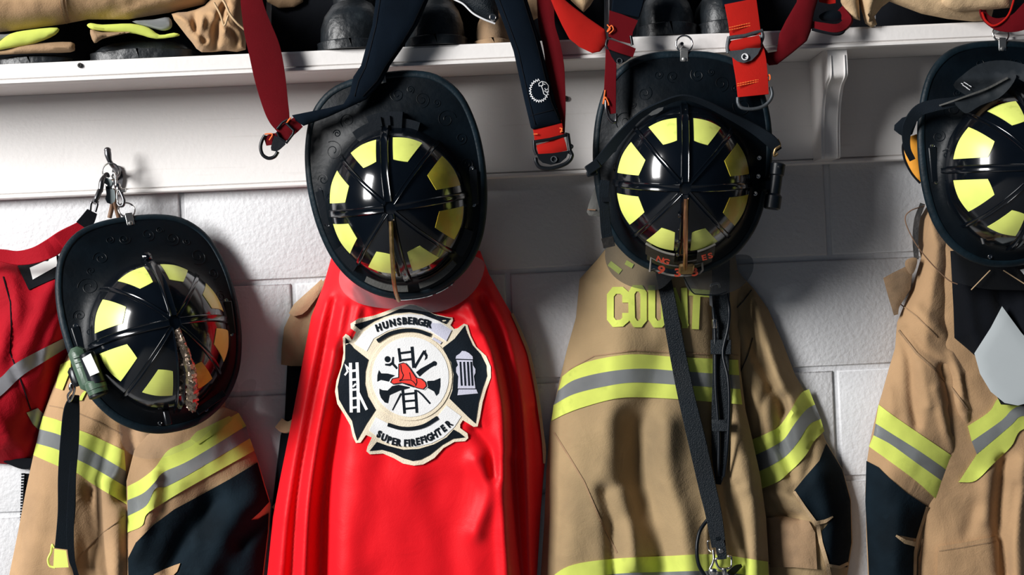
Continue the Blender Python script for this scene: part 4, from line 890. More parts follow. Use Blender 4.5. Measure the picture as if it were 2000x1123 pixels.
b = MB(); tube(b, [dS(1391, 562, 14), dS(1393, 600, 15), dS(1396, 640, 16), dS(1397, 690, 16), dS(1398, 760, 17), dS(1404, 850, 14), dS(1403, 930, 4)], 3.2); tube(b, [dS(1415, 555, 14), dS(1424, 600, 16), dS(1422, 640, 16), dS(1412, 690, 17), dS(1422, 740, 17), dS(1424, 800, 18), dS(1420, 880, 14), dS(1414, 930, 6)], 3.0); b.build('cord', 'black_plastic', TR2)
b = MB(); ribbon(b, [dS(1408, 664, 18), dS(1408, 692, 18)], [40, 40], 5); b.build('keeper', 'black_leather', TR2)
b = MB(); ribbon(b, [dS(1408, 820, 17), dS(1408, 842, 18)], [36, 34], 4); b.build('keeper', 'black_leather', TR2)
b = MB(); lathe3(b, P(*dS(1395, 632, 18)), (0, 0, 1), [(3.5, -8), (4.4, -6), (4.4, 7), (3.5, 8)]); tube(b, [dS(1388, 560, 16), dS(1390, 556, 17), dS(1402, 554, 18), dS(1406, 562, 18)], 2.2); b.build('ferrule', 'chrome', TR2)
b = MB(); plate(b, [(1385, 575), (1390, 570), (1392, 600), (1386, 596)], float(dS(1388, 590, 16)[2]), 5, 5); b.build('mount_plate', 'steel_plate', TR2)
dS = dS0
TC = thing('microphone_cord', 'thin black cord looping out beside the lower end of the slanting radio strap', 'cord', P(1375, 1100, 100))
b = MB(); tube(b, [dS(1388, 1010, 7), dS(1378, 1020, 9), dS(1366, 1040, 11), dS(1361, 1070, 11), dS(1364, 1100, 11), dS(1376, 1123, 12), dS(1395, 1150, 14)], 3.4); b.build('loop', 'black_plastic', TC)
b = MB(); tube(b, [dS(1386, 1056, 12), dS(1382, 1058, 12), dS(1384, 1072, 12), dS(1389, 1078, 14)], 1.8); tube(b, [dS(1393, 1074, 16), dS(1394, 1092, 18), dS(1390, 1104, 18), dS(1386, 1114, 18), dS(1390, 1122, 18), dS(1400, 1118, 20)], 2.6); lathe3(b, P(*dS(1394, 1116, 18)), OUT, [(6, 0), (6, 4), (3, 6)]); b.build('swivel_clip', 'chrome', TC)
b = MB(); ribbon(b, [dS(1425, 1122, 14), dS(1438, 1110, 12), dS(1447, 1105, 12)], [14, 12, 6], 5); b.build('tail', 'black_leather', TC)

# ================= RIGHT COAT =================
T5 = thing('turnout_coat', 'tan firefighter coat cut off at the right edge, black hood inside', 'coat', P(1850, 850, 0))
S5 = Surf([(1812, 400), (1797, 425), (1792, 470), (1800, 510), (1780, 570), (1770, 640), (1740, 740), (1740, 900), (1745, 1100), (1740, 1250), (2120, 1250), (2120, 480), (1950, 470), (1860, 430)], 12, 46, 42,
    [([(1960, 900), (1950, 1000), (1958, 1120)], -14, 12), ([(2000, 900), (1985, 1020), (1990, 1200)], 12, 16), ([(1930, 930), (1925, 1010)], 7, 16), ([(1905, 990), (1890, 1040)], -5, 14), ([(1985, 950), (1970, 1060), (1968, 1160)], -10, 8)], 5, 70, 21)
garment('body', S5, 'tan_canvas', T5, 7, back=3)
S5s = Surf([(1816, 420), (1800, 500), (1782, 560), (1764, 600), (1752, 630), (1748, 680), (1736, 720), (1722, 770), (1713, 800), (1698, 868), (1692, 910), (1690, 960), (1692, 1050), (1700, 1250), (1800, 1250), (1812, 1060), (1822, 1010), (1845, 985), (1872, 915), (1895, 855), (1930, 810), (1926, 770), (1915, 720), (1895, 690), (1868, 660), (1862, 560), (1858, 470)], 30, 46, 34,
    [([(1755, 650), (1775, 700), (1782, 780), (1790, 830)], -11, 9), ([(1770, 640), (1800, 680), (1850, 720), (1885, 800)], -8, 8), ([(1785, 600), (1830, 640), (1860, 660)], 7, 14), ([(1842, 720), (1855, 770), (1865, 840)], -19, 9), ([(1860, 690), (1875, 740), (1880, 790), (1893, 830)], 9, 8), ([(1885, 740), (1892, 770), (1905, 790)], -12, 6), ([(1895, 720), (1912, 750), (1918, 780)], 10, 8), ([(1828, 760), (1845, 830), (1862, 880)], 7, 9), ([(1858, 800), (1875, 830), (1880, 860)], -16, 8), ([(1730, 760), (1740, 800)], 5, 15), ([(1800, 720), (1815, 790)], 5, 12), ([(1740, 940), (1750, 1020), (1745, 1100)], 6, 26)], 4, 45, 23)
s5 = garment('sleeve', S5s, 'tan_canvas', T5, 6, back=10)
L6 = [[(1716, 790), (1745, 812), (1800, 850), (1868, 897), (1876, 912)], [(1710, 827), (1740, 846), (1800, 884), (1858, 925), (1868, 934)], [(1706, 850), (1740, 868), (1790, 904), (1848, 945), (1860, 953)], [(1697, 872), (1735, 899), (1790, 940), (1832, 978), (1845, 986)]]
decal('lime_stripe', [band(L6[0], L6[1]), band(L6[2], L6[3])], S5s, 2.6, 'lime_tape', s5, 7)
decal('silver_stripe', [band(L6[1], L6[2])], S5s, 3.0, 'silver_tape', s5, 7)
decal('seam', [stroke([(1755, 645), (1790, 690), (1830, 725), (1860, 760), (1890, 800)], 4), stroke([(1866, 897), (1848, 982)], 2.4), stroke([(1756, 592), (1790, 618), (1830, 658)], 2.2)], S5s, 2.8, 'brown_canvas', s5)
decal('elbow_pad', [[(1692, 900), (1715, 912), (1735, 932), (1770, 962), (1811, 989), (1800, 1025), (1792, 1052), (1778, 1050), (1750, 1044), (1756, 1054), (1788, 1068), (1786, 1123), (1788, 1240), (1702, 1240), (1695, 1080), (1690, 980)]], S5s, 3.2, 'navy_pad', s5, 8)
decal('pad_edging', [stroke([(1812, 990), (1800, 1028), (1792, 1054), (1788, 1080), (1787, 1123), (1788, 1200)], 6), stroke([(1750, 1046), (1768, 1058), (1792, 1064)], [4, 8, 10])], S5s, 5, 'pale_canvas', s5)
decal('sleeve_fold', [[(1832, 985), (1845, 988), (1838, 1010), (1825, 1050), (1815, 1123), (1812, 1200), (1792, 1200), (1794, 1090), (1805, 1045), (1818, 1010)]], S5s, 4, 'brown_canvas', s5)
L7 = [[(1890, 832), (1932, 804), (1950, 778), (1985, 765), (2060, 760)], [(1898, 862), (1955, 822), (1977, 800), (2000, 792), (2070, 785)], [(1908, 887), (1973, 832), (1990, 815), (2010, 812), (2070, 810)], [(1872, 942), (1905, 939), (1938, 908), (1975, 872), (1999, 838), (2075, 830)]]
decal('lime_stripe', [band(L7[0], L7[1]), band(L7[2], L7[3])], S5, 3.2, 'lime_tape', T5, 7)
decal('silver_stripe', [band(L7[1], L7[2])], S5, 3.6, 'silver_tape', T5, 7)
decal('pocket', [[(1832, 1068), (1880, 1060), (1945, 1048), (1951, 1060), (1951, 1240), (1828, 1240)]], S5, 7, 'tan_canvas', T5, 9, 6)
decal('pocket_seam', [stroke([(1834, 1076), (1880, 1069), (1946, 1057)], 2.4)], S5, 8, 'brown_canvas', T5)
b = MB(); plate(b, [(1725, 543), (1745, 532), (1768, 521), (1782, 534), (1778, 565), (1756, 600), (1754, 614), (1746, 616), (1735, 580)], 44, 16, 8, dome=4); b.build('collar_tab', 'brown_canvas', T5)
b = MB(); plate(b, [(1768, 520), (1770, 508), (1784, 503), (1792, 508), (1786, 530), (1778, 536)], 52, 14, 6, smooth=3, dome=4); b.build('collar_roll', 'brown_canvas', T5)
b = MB(); ribbon(b, [(1802, 398, 24), (1791, 430, 24), (1788, 470, 26), (1790, 506, 30)], [10, 11, 11, 9], 8); b.build('collar_edge', 'dark_leather', T5)
b = MB(); ribbon(b, [(1900, 470, 40), (1910, 380, 26), (1914, 290, 24), (1924, 290, 24), (1928, 380, 26), (1934, 480, 40)], 14, 3); b.build('hanging_loop', 'tan_leather', T5)
TH_ = thing('flash_hood', 'black fire-resistant hood hanging inside the right coat under the cut-off helmet', 'hood', P(1950, 650, 60))
S6 = Surf([(1856, 490), (1862, 600), (1864, 660), (1890, 682), (1910, 700), (1932, 745), (1955, 790), (2120, 800), (2120, 480)], 80, 30, 30, [([(1945, 530), (1955, 600)], -10, 10), ([(1890, 560), (1900, 640), (1920, 690)], 8, 12), ([(2000, 560), (2010, 640)], 8, 16)], 4, 50, 31)
garment('cloth', S6, 'black_fabric', TH_, 9, back=74)
TG = thing('face_board', 'pale grey teardrop-shaped board hanging over the black hood at the right edge', 'board', P(1970, 790, 110))
b = MB(); plate(b, [(1957, 598), (1935, 640), (1903, 690), (1914, 730), (1935, 765), (1962, 787), (1988, 792), (2015, 785), (2040, 760), (2052, 720), (2030, 690), (1995, 650)], 121, 4, 12, dome=2); b.build('panel', 'grey_board', TG)
# ================= HELMET ATTACHMENTS =================
def visor(h, poly, d, m='clear_visor', thick=1.6, name='face_shield', slope=.35, curve=0., smooth=4, res=14):
    b = MB(); cx = np.mean([q[0] for q in poly]); w = max(q[0] for q in poly)-cx; cy = np.mean([q[1] for q in poly])
    plate(b, poly, (lambda x, y: d-curve*((x-cx)/w)**2-slope*(y-cy)), thick, res, smooth=smooth)
    o = b.build(name, m, h.root); e = MB()
    return o
visor(H2, [(690, 500), (668, 520), (662, 548), (672, 572), (700, 592), (748, 602), (800, 604), (850, 610), (895, 594), (928, 566), (945, 530), (942, 508), (900, 500), (790, 530)], 138, curve=26)
visor(H3, [(1195, 470), (1182, 492), (1186, 520), (1205, 545), (1240, 562), (1285, 566), (1312, 545), (1330, 520)], 132, 'smoke_visor', curve=12, name='eye_shield')
visor(H3, [(1345, 520), (1336, 545), (1352, 572), (1400, 577), (1445, 562), (1470, 530), (1465, 500), (1420, 500)], 132, 'smoke_visor', curve=12, name='eye_shield')
b = MB(); tube(b, [(1335, 541, 136), (1352, 570, 134), (1366, 575, 134), (1398, 576, 132), (1420, 570, 132)], 1.0, seg=6); b.build('shield_edge', 'black_plastic', H3.root)
visor(H1, [(240, 820), (236, 860), (252, 885), (285, 896), (330, 890), (390, 860), (440, 800), (470, 752), (488, 740), (500, 745), (496, 765), (470, 800), (470, 770), (455, 740), (420, 800), (330, 830)], 128, 'thin_visor', slope=0., curve=20, smooth=3)
b = MB(); tube(b, [(1806, 402, 150), (1778, 412, 150), (1768, 430, 150), (1785, 470, 148), (1815, 510, 146), (1850, 545, 144), (1870, 555, 144)], 1.0, seg=6); b.build('shield_edge', 'tan_leather', H4.root)
visor(H4, [(1806, 402), (1778, 412), (1769, 432), (1786, 470), (1816, 510), (1850, 543), (1900, 560), (1960, 566), (2060, 560), (2060, 500), (1900, 490)], 146, 'thin_visor', slope=.1, smooth=3)
b = MB(); tube(b, [(1897, 566, 148), (1934, 528, 150)], 1.0, seg=6); tube(b, [(2010, 560, 148), (1960, 528, 150)], 1., seg=6); b.build('shield_cord', 'pale_canvas', H4.root)
# H3: goggle strap round the crown, side strap, lens block, torch
GG = thing('goggles', 'black goggles strapped around the crown of the third helmet', 'goggles', P(1160, 340, 200))
b = MB(); ribbon(b, [(1158, 328, 212), (1182, 302, 216), (1215, 262, 222), (1250, 226, 236), (1292, 203, 244), (1335, 190, 248), (1380, 203, 246), (1425, 226, 238), (1470, 250, 226), (1505, 275, 222), (1519, 294, 214)], [16, 20, 19, 15, 13, 12, 13, 15, 20, 24, 18], 4, [0, -10, -25, -35, -40, -40, -40, -35, -20, -10, 0]); b.build('strap', 'black_webbing', GG)
b = MB(); plate(b, [(1172, 340), (1160, 370), (1150, 398), (1146, 414), (1150, 421), (1176, 424), (1190, 400), (1188, 350)], 150, 26, 8, dome=5); lens = b.build('lens_housing', 'grey_foam', GG)
b = MB(); ribbon(b, [(1147, 409, 156), (1163, 410, 156)], [2.5, 2.5], 2); q = b.build('lens_rim', 'tan_leather', GG); q.parent = lens
b = MB(); box3(b, P(1158, 326, 214), (1, 0, .6), (-.6, 0, 1), OUT, 12, 8, 4); box3(b, P(1156, 338, 208), (1, 0, .2), (-.2, 0, 1), OUT, 9, 5, 5); b.build('buckle', 'black_plastic', GG)
b = MB(); tube(b, [(1518, 272, 218), (1523, 284, 219), (1514, 292, 219), (1512, 304, 217), (1519, 300, 217)], 2.2); b.build('clasp', 'brass', GG)
b = MB(); ribbon(b, [(1182, 352, 214), (1180, 372, 212), (1180, 400, 208), (1184, 450, 200), (1190, 482, 194)], [18, 20, 19, 21, 21], 4); st = b.build('chin_strap', 'black_webbing', H3.root)
b = MB(); ribbon(b, [(1186, 464, 202), (1190, 482, 198)], [24, 23], 6); q = b.build('strap_end', 'dark_leather', H3.root); q.parent = st
b = MB(); ribbon(b, [(1184, 386, 216), (1184, 394, 215)], [18, 18], 5); q = b.build('strap_keeper', 'black_plastic', H3.root); q.parent = st
b = MB(); plate(b, [(1266, 224), (1274, 217), (1286, 211), (1296, 209), (1294, 215), (1284, 222), (1272, 226)], 246, 3, 5); b.build('size_label', 'steel_plate', H3.root)
F3 = thing('flashlight', 'black flashlight clipped to the right brim of the third helmet', 'flashlight', P(1516, 360, 200))
b = MB(); lathe3(b, P(1520, 318, 206), P(1508, 404, 206)-P(1520, 318, 206), [(9, 0), (12.5, 2), (12.5, 20), (10.5, 22), (10.5, 52), (14, 56), (14, 76), (12, 78)]); b.build('barrel', 'black_plastic', F3)
b = MB(); box3(b, P(1500, 362, 202), (1, 0, .1), (0, 1, 0), (0, 0, 1), 11, 9, 12, .3); lathe3(b, P(1522, 326, 218), OUT, [(3, 0), (3, 2), (1, 3)]); b.build('clip', 'black_metal', F3)
# H4: goggles with printed strap, ear flap
G4 = thing('goggles', 'smoky rubber goggles with a printed strap across the rear of the cut-off helmet', 'goggles', P(1930, 180, 240))
b = MB(); sheet(b, [(1862, 166), (1882, 145), (1910, 126), (1945, 118), (1985, 121), (2030, 138), (2060, 160), (2060, 205), (2000, 160), (1975, 152), (1950, 160), (1925, 172), (1895, 186), (1880, 182)], lambda x, y: 262+10*np.exp(-((y-(150+.0008*(x-1960)**2))/14)**2), 250, 7, smooth=3); b.build('frame', 'smoke_rubber', G4)
b = MB(); sheet(b, [(1864, 198), (1892, 186), (1925, 172), (1965, 152), (1985, 146), (1975, 168), (1950, 192), (1915, 206), (1892, 220), (1880, 218)], lambda x, y: 276+0*x, 262, 7, smooth=3); b.build('side_arm', 'smoke_rubber', G4)
b = MB(); ribbon(b, [(1968, 152, 279), (1930, 172, 280), (1895, 185, 281), (1862, 197, 276), (1835, 206, 262)], [4, 4, 3.5, 3.5, 3], 3); b.build('frame_edge', 'grey_foam', G4)
b = MB(); ribbon(b, [(1888, 192, 268), (1860, 200, 264), (1825, 206, 252), (1795, 216, 238), (1776, 240, 226), (1770, 262, 216), (1772, 290, 204), (1782, 312, 196)], [14, 20, 24, 24, 22, 17, 13, 12], 4, [0, 0, 0, 10, 20, 10, 0, 0]); b.build('strap', 'black_webbing', G4)
b = MB(); plate(b, [(1788, 222), (1762, 230), (1747, 244), (1746, 254), (1756, 262), (1770, 270), (1782, 262), (1790, 240)], 206, 14, 7, dome=4); b.build('strap_end', 'black_webbing', G4)
b = MB()
for (x, y, l) in ((1880, 159, 3.5), (1886, 162.5, 6), (1893, 167, 5), (1879, 163.5, 2.5), (1885, 169, 6), (1891, 173.5, 4)): ribbon(b, [(x-l*.8, y-l*.5, 269 if y < 165 else 268), (x+l*.8, y+l*.5, 269 if y < 165 else 268)], [1.6, 1.6], 2.5, smooth=False)
b.build('fine_print', 'white_print', G4)
b = MB(); plate(b, [(1790, 262), (1772, 268), (1764, 285), (1768, 310), (1780, 335), (1796, 356), (1806, 352), (1806, 270)], 172, 14, 7, dome=6); ef = b.build('ear_flap', 'orange_cloth', H4.root)
b = MB(); tube(b, [(1770, 270, 172), (1763, 286, 172), (1767, 312, 172), (1780, 338, 172), (1797, 358, 172)], 1.8, seg=6); q = b.build('ear_flap_piping', 'black_fabric', H4.root); q.parent = ef
b = MB(); box3(b, P(1790, 505, 204), (1, 0, 0), (0, 1, 0), (0, 0, 1), .1, .1, .1)
b = MB(); plate(b, [(1992, 527), (2003, 540), (2006, 550), (2020, 545), (2020, 520)], 158, 4, 6); b.build('visor_clip', 'white_label', H4.root)
b = MB(); tube(b, [(1917, 462, 222), (1921, 476, 220)], 2.5); b.build('clip', 'steel_plate', H4.root)

# ================= SHELF TOP =================
def top_z(): return zt
def boot(name, label, cx, w, htop, d0, m='black_rubber', yaw=0., L=190., lift=0., group='black rubber boots on the shelf', sole=14, shaft=True):
    "rubber boot standing on the shelf, toe towards the room; cx toe centre px, w width mm, htop instep height mm"
    t = thing(name, label, 'boot', P(cx, 70, d0-L/2), group)
    c = P(cx, 85, d0); X0 = c[0]; Z0 = zt+.5+lift; fx = sin(radians(yaw)); fy = cos(radians(yaw))
    def sec(s):
        wd = w/2*min(1, sqrt(max(0, 1-(1-min(1, s/.34))**2)))*(1-.10*exp(-((s-.62)/.16)**2))+.5
        ht = (.62+.38*min(1, s/.45))*htop*sqrt(max(0.02, 1-(1-min(1, s/.16))**2))
        return wd, ht
    b = MB(); V = []; n = 16; m_ = 18; ss = [(i/n)**1.5 for i in range(n+1)]
    rng = random.Random(int(cx))
    for s in ss:
        wd, ht = sec(s)
        for j in range(m_):
            a = 2*pi*j/m_; x = wd*np.sign(cos(a))*abs(cos(a))**.7; z = max(0, sin(a))**.8*ht if sin(a) > 0 else 0
            y = s*L; r = 1+.02*noise.noise(Vector((x*.03, y*.03, cx)))
            V.append((X0+x*fy*r+y*fx, -d0+y*fy, Z0+sole*.6+z*r))
    F = [(i*m_+j, i*m_+(j+1) % m_, (i+1)*m_+(j+1) % m_, (i+1)*m_+j) for i in range(n) for j in range(m_)]+[tuple(range(m_)), tuple(n*m_+j for j in range(m_))]
    b.add(V, F); b.build('foot', m, t, sharp=60)
    b = MB(); V = []; 
    for s in ss:
        wd, ht = sec(s); wd += 3.5; y = s*L-(5 if s < .4 else 3)
        for (x, z) in ((-wd, 0), (-wd-1, sole*.4), (-wd, sole*.5), (-wd-1, sole), (-wd+6, sole+2), (wd-6, sole+2), (wd+1, sole), (wd, sole*.5), (wd+1, sole*.4), (wd, 0)): V.append((X0+x*fy+y*fx, -d0+y*fy, Z0+z))
    m2 = 10; F = [(i*m2+j, i*m2+(j+1) % m2, (i+1)*m2+(j+1) % m2, (i+1)*m2+j) for i in range(n) for j in range(m2)]+[tuple(range(m2)), tuple(n*m2+j for j in range(m2))]
    b.add(V, F); b.build('sole', m, t, sharp=50)
    if not shaft: return t
    b = MB(); c2 = np.array([X0+L*.74*fx, -d0+L*.74*fy, Z0+sole+4]); lathe3(b, c2, (0, 0, 1), [(w*.30, 0), (w*.33, 60), (w*.36, 180), (w*.37, 230), (w*.34, 232), (w*.30, 150)], 20); b.build('shaft', m, t)
    return t
boot('rubber_boot', 'shiny-toed black rubber boot on the shelf left of the dark padded brace', 684, 112, 88, 182, L=130)
boot('rubber_boot', 'black rubber boot on the shelf just right of the dark padded brace', 850, 98, 84, 184, L=130)
boot('rubber_boot', 'cracked black boot on the shelf above the ring of the third helmet', 1311, 92, 78, 174, L=126, sole=20)
boot('rubber_boot', 'cracked black boot on the shelf behind the bright red brace strap', 1428, 92, 78, 174, L=126, sole=20)
boot('leather_boot', 'scuffed brown boot toe on the shelf beside the lion-badged brace', 962, 58, 62, 162, 'brown_canvas', L=130, group=None, sole=8)
boot('rubber_boot', 'flattened black boot under lime-banded trousers at the left end of the shelf', 55, 128, 16, 160, L=90, sole=10, shaft=False)
boot('rubber_boot', 'black boot under the crumpled lime-banded trouser leg on the shelf left', 268, 168, 30, 160, L=90, sole=16, shaft=False)

def cloth(parent, name, m, poly, base, bulge, lam, folds=(), namp=4, seed=1, back=None, res=8, smooth=3, nscale=45):
    S = Surf(poly, base, bulge, lam, folds, namp, nscale, seed, smooth=smooth); garment(name, S, m, parent, res, back=base-30 if back is None else back); return S
TL = thing('turnout_trousers', 'thick rolled tan work trousers lying along the left end of the shelf', 'trousers', P(180, 30, 150))
SL = cloth(TL, 'leg', 'tan_canvas', [(-90, -60), (-90, 60), (0, 63), (60, 56), (120, 48), (172, 38), (250, 38), (330, 25), (400, 8), (420, -20), (420, -60)], 150, 62, 26, [([(230, 30), (300, 10), (380, -10)], 6, 12), ([(200, 35), (260, 10)], -5, 10)], 4, 41, 40, smooth=0)
decal('seam', [stroke([(118, -20), (121, 10), (126, 32), (132, 46)], 5), stroke([(126, -20), (129, 10), (136, 44)], 2)], SL, 2, 'brown_canvas', TL)
TL2 = thing('turnout_trousers', 'lime and silver banded trouser cuff under the roll at the left shelf end', 'trousers', P(50, 90, 170))
b = cloth(TL2, 'lime_stripe', 'lime_tape', [(-60, 96), (-10, 86), (20, 66), (60, 58), (112, 54), (108, 68), (70, 84), (20, 94), (-40, 104)], 172, 11, 6, [([(0, 90), (60, 72), (108, 60)], 3, 4)], 4, 42)
cloth(TL2, 'silver_stripe', 'silver_tape', [(-60, 68), (10, 67), (36, 63), (20, 72), (-10, 84), (-60, 92)], 166, 8, 8, (), 2, 43)
cloth(TL2, 'leg', 'brown_canvas', [(-60, 104), (10, 98), (40, 88), (80, 84), (138, 82), (146, 92), (138, 102), (70, 104), (-10, 108), (-60, 112)], 168, 16, 8, (), 3, 44)
TL3 = thing('turnout_trousers', 'crumpled tan trouser leg with lime band over a black boot, left of the red brace', 'trousers', P(330, 80, 160))
cloth(TL3, 'lime_stripe', 'lime_tape', [(170, 50), (177, 45), (200, 48), (255, 46), (290, 54), (312, 68), (340, 64), (350, 70), (305, 76), (265, 66), (215, 62), (182, 58)], 176, 11, 6, [([(190, 58), (240, 58), (290, 66)], -4, 4)], 4, 45)
cloth(TL3, 'silver_stripe', 'silver_tape', [(258, 42), (300, 38), (330, 34), (336, 52), (322, 60), (300, 56)], 168, 10, 8, (), 4, 46)
cloth(TL3, 'cuff', 'brown_canvas', [(176, 58), (200, 63), (255, 62), (225, 70), (200, 76), (184, 84)], 180, 18, 9, (), 2, 47)
SX = cloth(TL3, 'leg', 'tan_canvas', [(335, 27), (365, 23), (400, 11), (428, -16), (480, -30), (476, 40), (480, 97), (440, 99), (394, 102), (376, 84), (352, 54)], 168, 34, 16, [([(380, 30), (385, 60), (400, 78)], -20, 8), ([(396, 20), (392, 50), (388, 76)], 15, 8), ([(440, 10), (425, 50), (420, 95)], -22, 9), ([(350, 30), (372, 60), (385, 88)], 13, 8), ([(405, 20), (430, 40), (440, 60)], 14, 8), ([(440, 50), (460, 70), (462, 96)], -17, 8)], 5, 48, res=4, smooth=2, nscale=26)
b = MB(); tube(b, [(428, -10, 206), (440, 8, 208), (448, 26, 208), (462, 44, 206), (478, 58, 200)], 2.0, seg=6); tube(b, [(418, 5, 206), (430, 28, 207), (438, 50, 206), (446, 30, 208)], 1.8, seg=6); b.build('pocket_edge', 'pale_canvas', TL3)
# black sheets added to make the unclear depth behind the shelf gear dark
FG = 'added dark backdrop sheets at the back of the shelf'
for i, (a, c, lab) in enumerate(((-90, 520, 'black backdrop sheet added on the shelf behind the rolled tan trousers'), (530, 800, 'black backdrop sheet added on the shelf between red brace and boots'), (810, 1180, 'black backdrop sheet added on the shelf behind the lion-badged brace'), (1190, 1700, 'black backdrop sheet added on the shelf behind the cracked boots'), (1710, 2100, 'black backdrop sheet added on the shelf under pale trousers at the right'))):
    t = thing('dark_backdrop', lab, 'coat', P((a+c)/2, 60, 20), FG)
    yb = lambda x: 81-.0435*(x-1000)
    cloth(t, 'fold', 'black_fabric', [(a, -60), (a, yb(a)+10), ((a+c)/2, yb((a+c)/2)+10), (c, yb(c)+10), (c, -60)], 8, 26, 40, (), 6, 50+i, 3, 14, 0)
# jacket hem with snap and white piping
JK = thing('black_jacket', 'black leather jacket corner with white piping and a snap, top of the shelf', 'jacket', P(930, 10, 200))
cloth(JK, 'panel', 'black_leather', [(860, -50), (878, -6), (902, 6), (925, 28), (966, 46), (974, 36), (972, 0), (965, -50)], 196, 16, 14, [([(880, 0), (930, 10), (965, 20)], 4, 7)], 2, 61, 190, 7, 0)
b = MB(); tube(b, [(872, -14, 204), (886, -2, 205), (905, 8, 206), (924, 26, 206), (946, 38, 206), (967, 46, 204)], 1.6, seg=6); b.build('piping', 'white_print', JK)
b = MB(); lathe3(b, P(963, 34, 209), OUT, [(6.5, 0), (6.5, 2), (5, 3), (4, 1.6)]); b.build('snap', 'chrome', JK)
# small canvas corners
TP = thing('canvas_pouch', 'pale canvas corner hanging from the shelf top between two red brace straps', 'pouch', P(1135, 5, 190))
cloth(TP, 'flap', 'pale_canvas', [(1098, -40), (1112, -2), (1126, 12), (1140, 24), (1152, 12), (1162, -4), (1170, -40)], 186, 14, 10, (), 2, 63, 176, 6, 0)
TP2 = thing('canvas_pouch', 'brown canvas flap at the shelf top right beside the wide red brace strap', 'pouch', P(560, 5, 150))
cloth(TP2, 'flap', 'brown_canvas', [(505, -50), (522, 4), (545, 16), (575, 14), (592, 4), (596, -50)], 36, 10, 12, (), 2, 64, 26, 7, 0)
TP3 = thing('canvas_pouch', 'dull tan canvas bag bulging behind the lion-badged brace', 'pouch', P(1050, 30, 120))
cloth(TP3, 'side', 'brown_canvas', [(1015, -50), (1022, 10), (1040, 40), (1062, 30), (1075, -50)], 120, 20, 16, (), 3, 65, 60, 8, 0)
# right end: pale trousers, red pad
TRR = thing('turnout_trousers', 'pale tan trousers folded over the right end of the shelf', 'trousers', P(1800, 20, 170))
cloth(TRR, 'leg', 'pale_canvas', [(1670, -60), (1676, 0), (1684, 26), (1690, 46), (1702, 54), (1713, 48), (1708, 32), (1722, 14), (1737, 3), (1765, 14), (1800, 27), (1850, 37), (1900, 42), (1935, 40), (1960, -60)], 178, 36, 14, [([(1700, 0), (1695, 30), (1703, 48)], 8, 8), ([(1760, -10), (1830, 18), (1920, 30)], -7, 7)], 4, 66, 120, 7, 0)
cloth(TRR, 'hem_fold', 'pale_canvas', [(1828, -60), (1838, 6), (1850, 16), (1870, 22), (1925, 20), (1975, 15), (1990, -60)], 208, 14, 8, (), 4, 67, 196, 7, 0, 22)
cloth(TRR, 'cuff', 'pale_canvas', [(1640, -40), (1642, 4), (1650, 20), (1660, 32), (1672, 38), (1680, 40), (1678, 10), (1674, -40)], 196, 16, 8, [([(1655, -10), (1660, 12), (1664, 18)], -9, 4)], 3, 68, 176, 6, 0, 22)
RP = thing('red_pad', 'folded red strap with black trim on the shelf edge left of the pale trousers', 'pad', P(1620, 45, 200))
b = MB(); ribbon(b, [(1586, 48, 204), (1605, 52, 210), (1630, 56, 212), (1646, 52, 208), (1656, 38, 200), (1640, 20, 190)], [14, 16, 17, 18, 18, 22], 10, [0, 0, 10, 20, 20, 0]); b.build('fold', 'red_elastic', RP)
b = MB(); tube(b, [(1586, 57, 210), (1605, 62, 214), (1632, 67, 216), (1646, 63, 213), (1651, 52, 210)], 2.6, seg=8); b.build('trim', 'black_fabric', RP)
b = MB(); plate(b, [(1600, 30), (1620, 20), (1640, 22), (1648, 36), (1630, 42), (1606, 40)], 196, 12, 7, dome=4, smooth=3); b.build('buckle', 'black_plastic', RP)
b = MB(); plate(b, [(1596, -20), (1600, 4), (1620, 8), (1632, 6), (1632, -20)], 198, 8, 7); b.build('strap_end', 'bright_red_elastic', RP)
RL = thing('red_strap', 'wide red strap looping out over the shelf edge at the top right corner', 'strap', P(1960, 40, 205))
b = MB(); ribbon(b, [(1918, 14, 206), (1922, 30, 208), (1935, 42, 212), (1955, 48, 217), (1985, 44, 222), (2010, 28, 224), (2040, 0, 222)], [18, 16, 18, 26, 36, 46, 50], 3.5, [60, 40, 20, 8, 0, 0, 0]); b.build('webbing', 'red_elastic', RL)
b = MB(); tube(b, [(1918, 24, 212), (1925, 40, 215), (1940, 50, 219), (1958, 42, 222), (1972, 25, 224), (1982, -6, 224)], 1.8, seg=6); b.build('binding', 'bright_red_elastic', RL)

# ================= SUSPENDERS =================
SA = thing('trouser_brace', 'dark red brace strap joined to a padded strap crossing the second helmet', 'suspenders', P(620, 120, 215))
b = MB(); ribbon(b, [(489, -30, 190), (491, 0, 206), (497, 30, 212), (505, 60, 214), (517, 100, 216), (527, 150, 217), (537, 200, 217), (545, 230, 218), (553, 252, 219)], [38, 42, 48, 56, 62, 60, 51, 42, 26], 2.6); b.build('webbing', 'red_elastic', SA)
SAp = Surf([(738, -30), (727, 50), (714, 95), (705, 128), (690, 150), (683, 183), (671, 203), (640, 211), (610, 217), (570, 225), (578, 236), (593, 246), (640, 229), (690, 206), (716, 194), (745, 162), (762, 128), (790, 88), (816, 48), (850, -30)], 222, 8, 9, [([(730, 20), (715, 110), (698, 170)], 0, 4)], 1.5, 40, 71)
garment('pad', SAp, 'padded_navy', SA, 8, back=216)
decal('pad_seam', [stroke([(745, -20), (734, 50), (722, 98), (713, 132), (700, 158), (692, 188)], 1.6), stroke([(840, -25), (806, 48), (782, 88), (753, 128), (736, 158), (708, 188)], 1.6)], SAp, 1.0, 'black_fabric', SA)
b = MB(); ribbon(b, [(584, 238, 219), (572, 247, 221), (558, 258, 222), (545, 270, 222), (532, 272, 221), (518, 276, 219)], [24, 28, 28, 24, 22, 18], 3); b.build('webbing_end', 'red_elastic', SA)
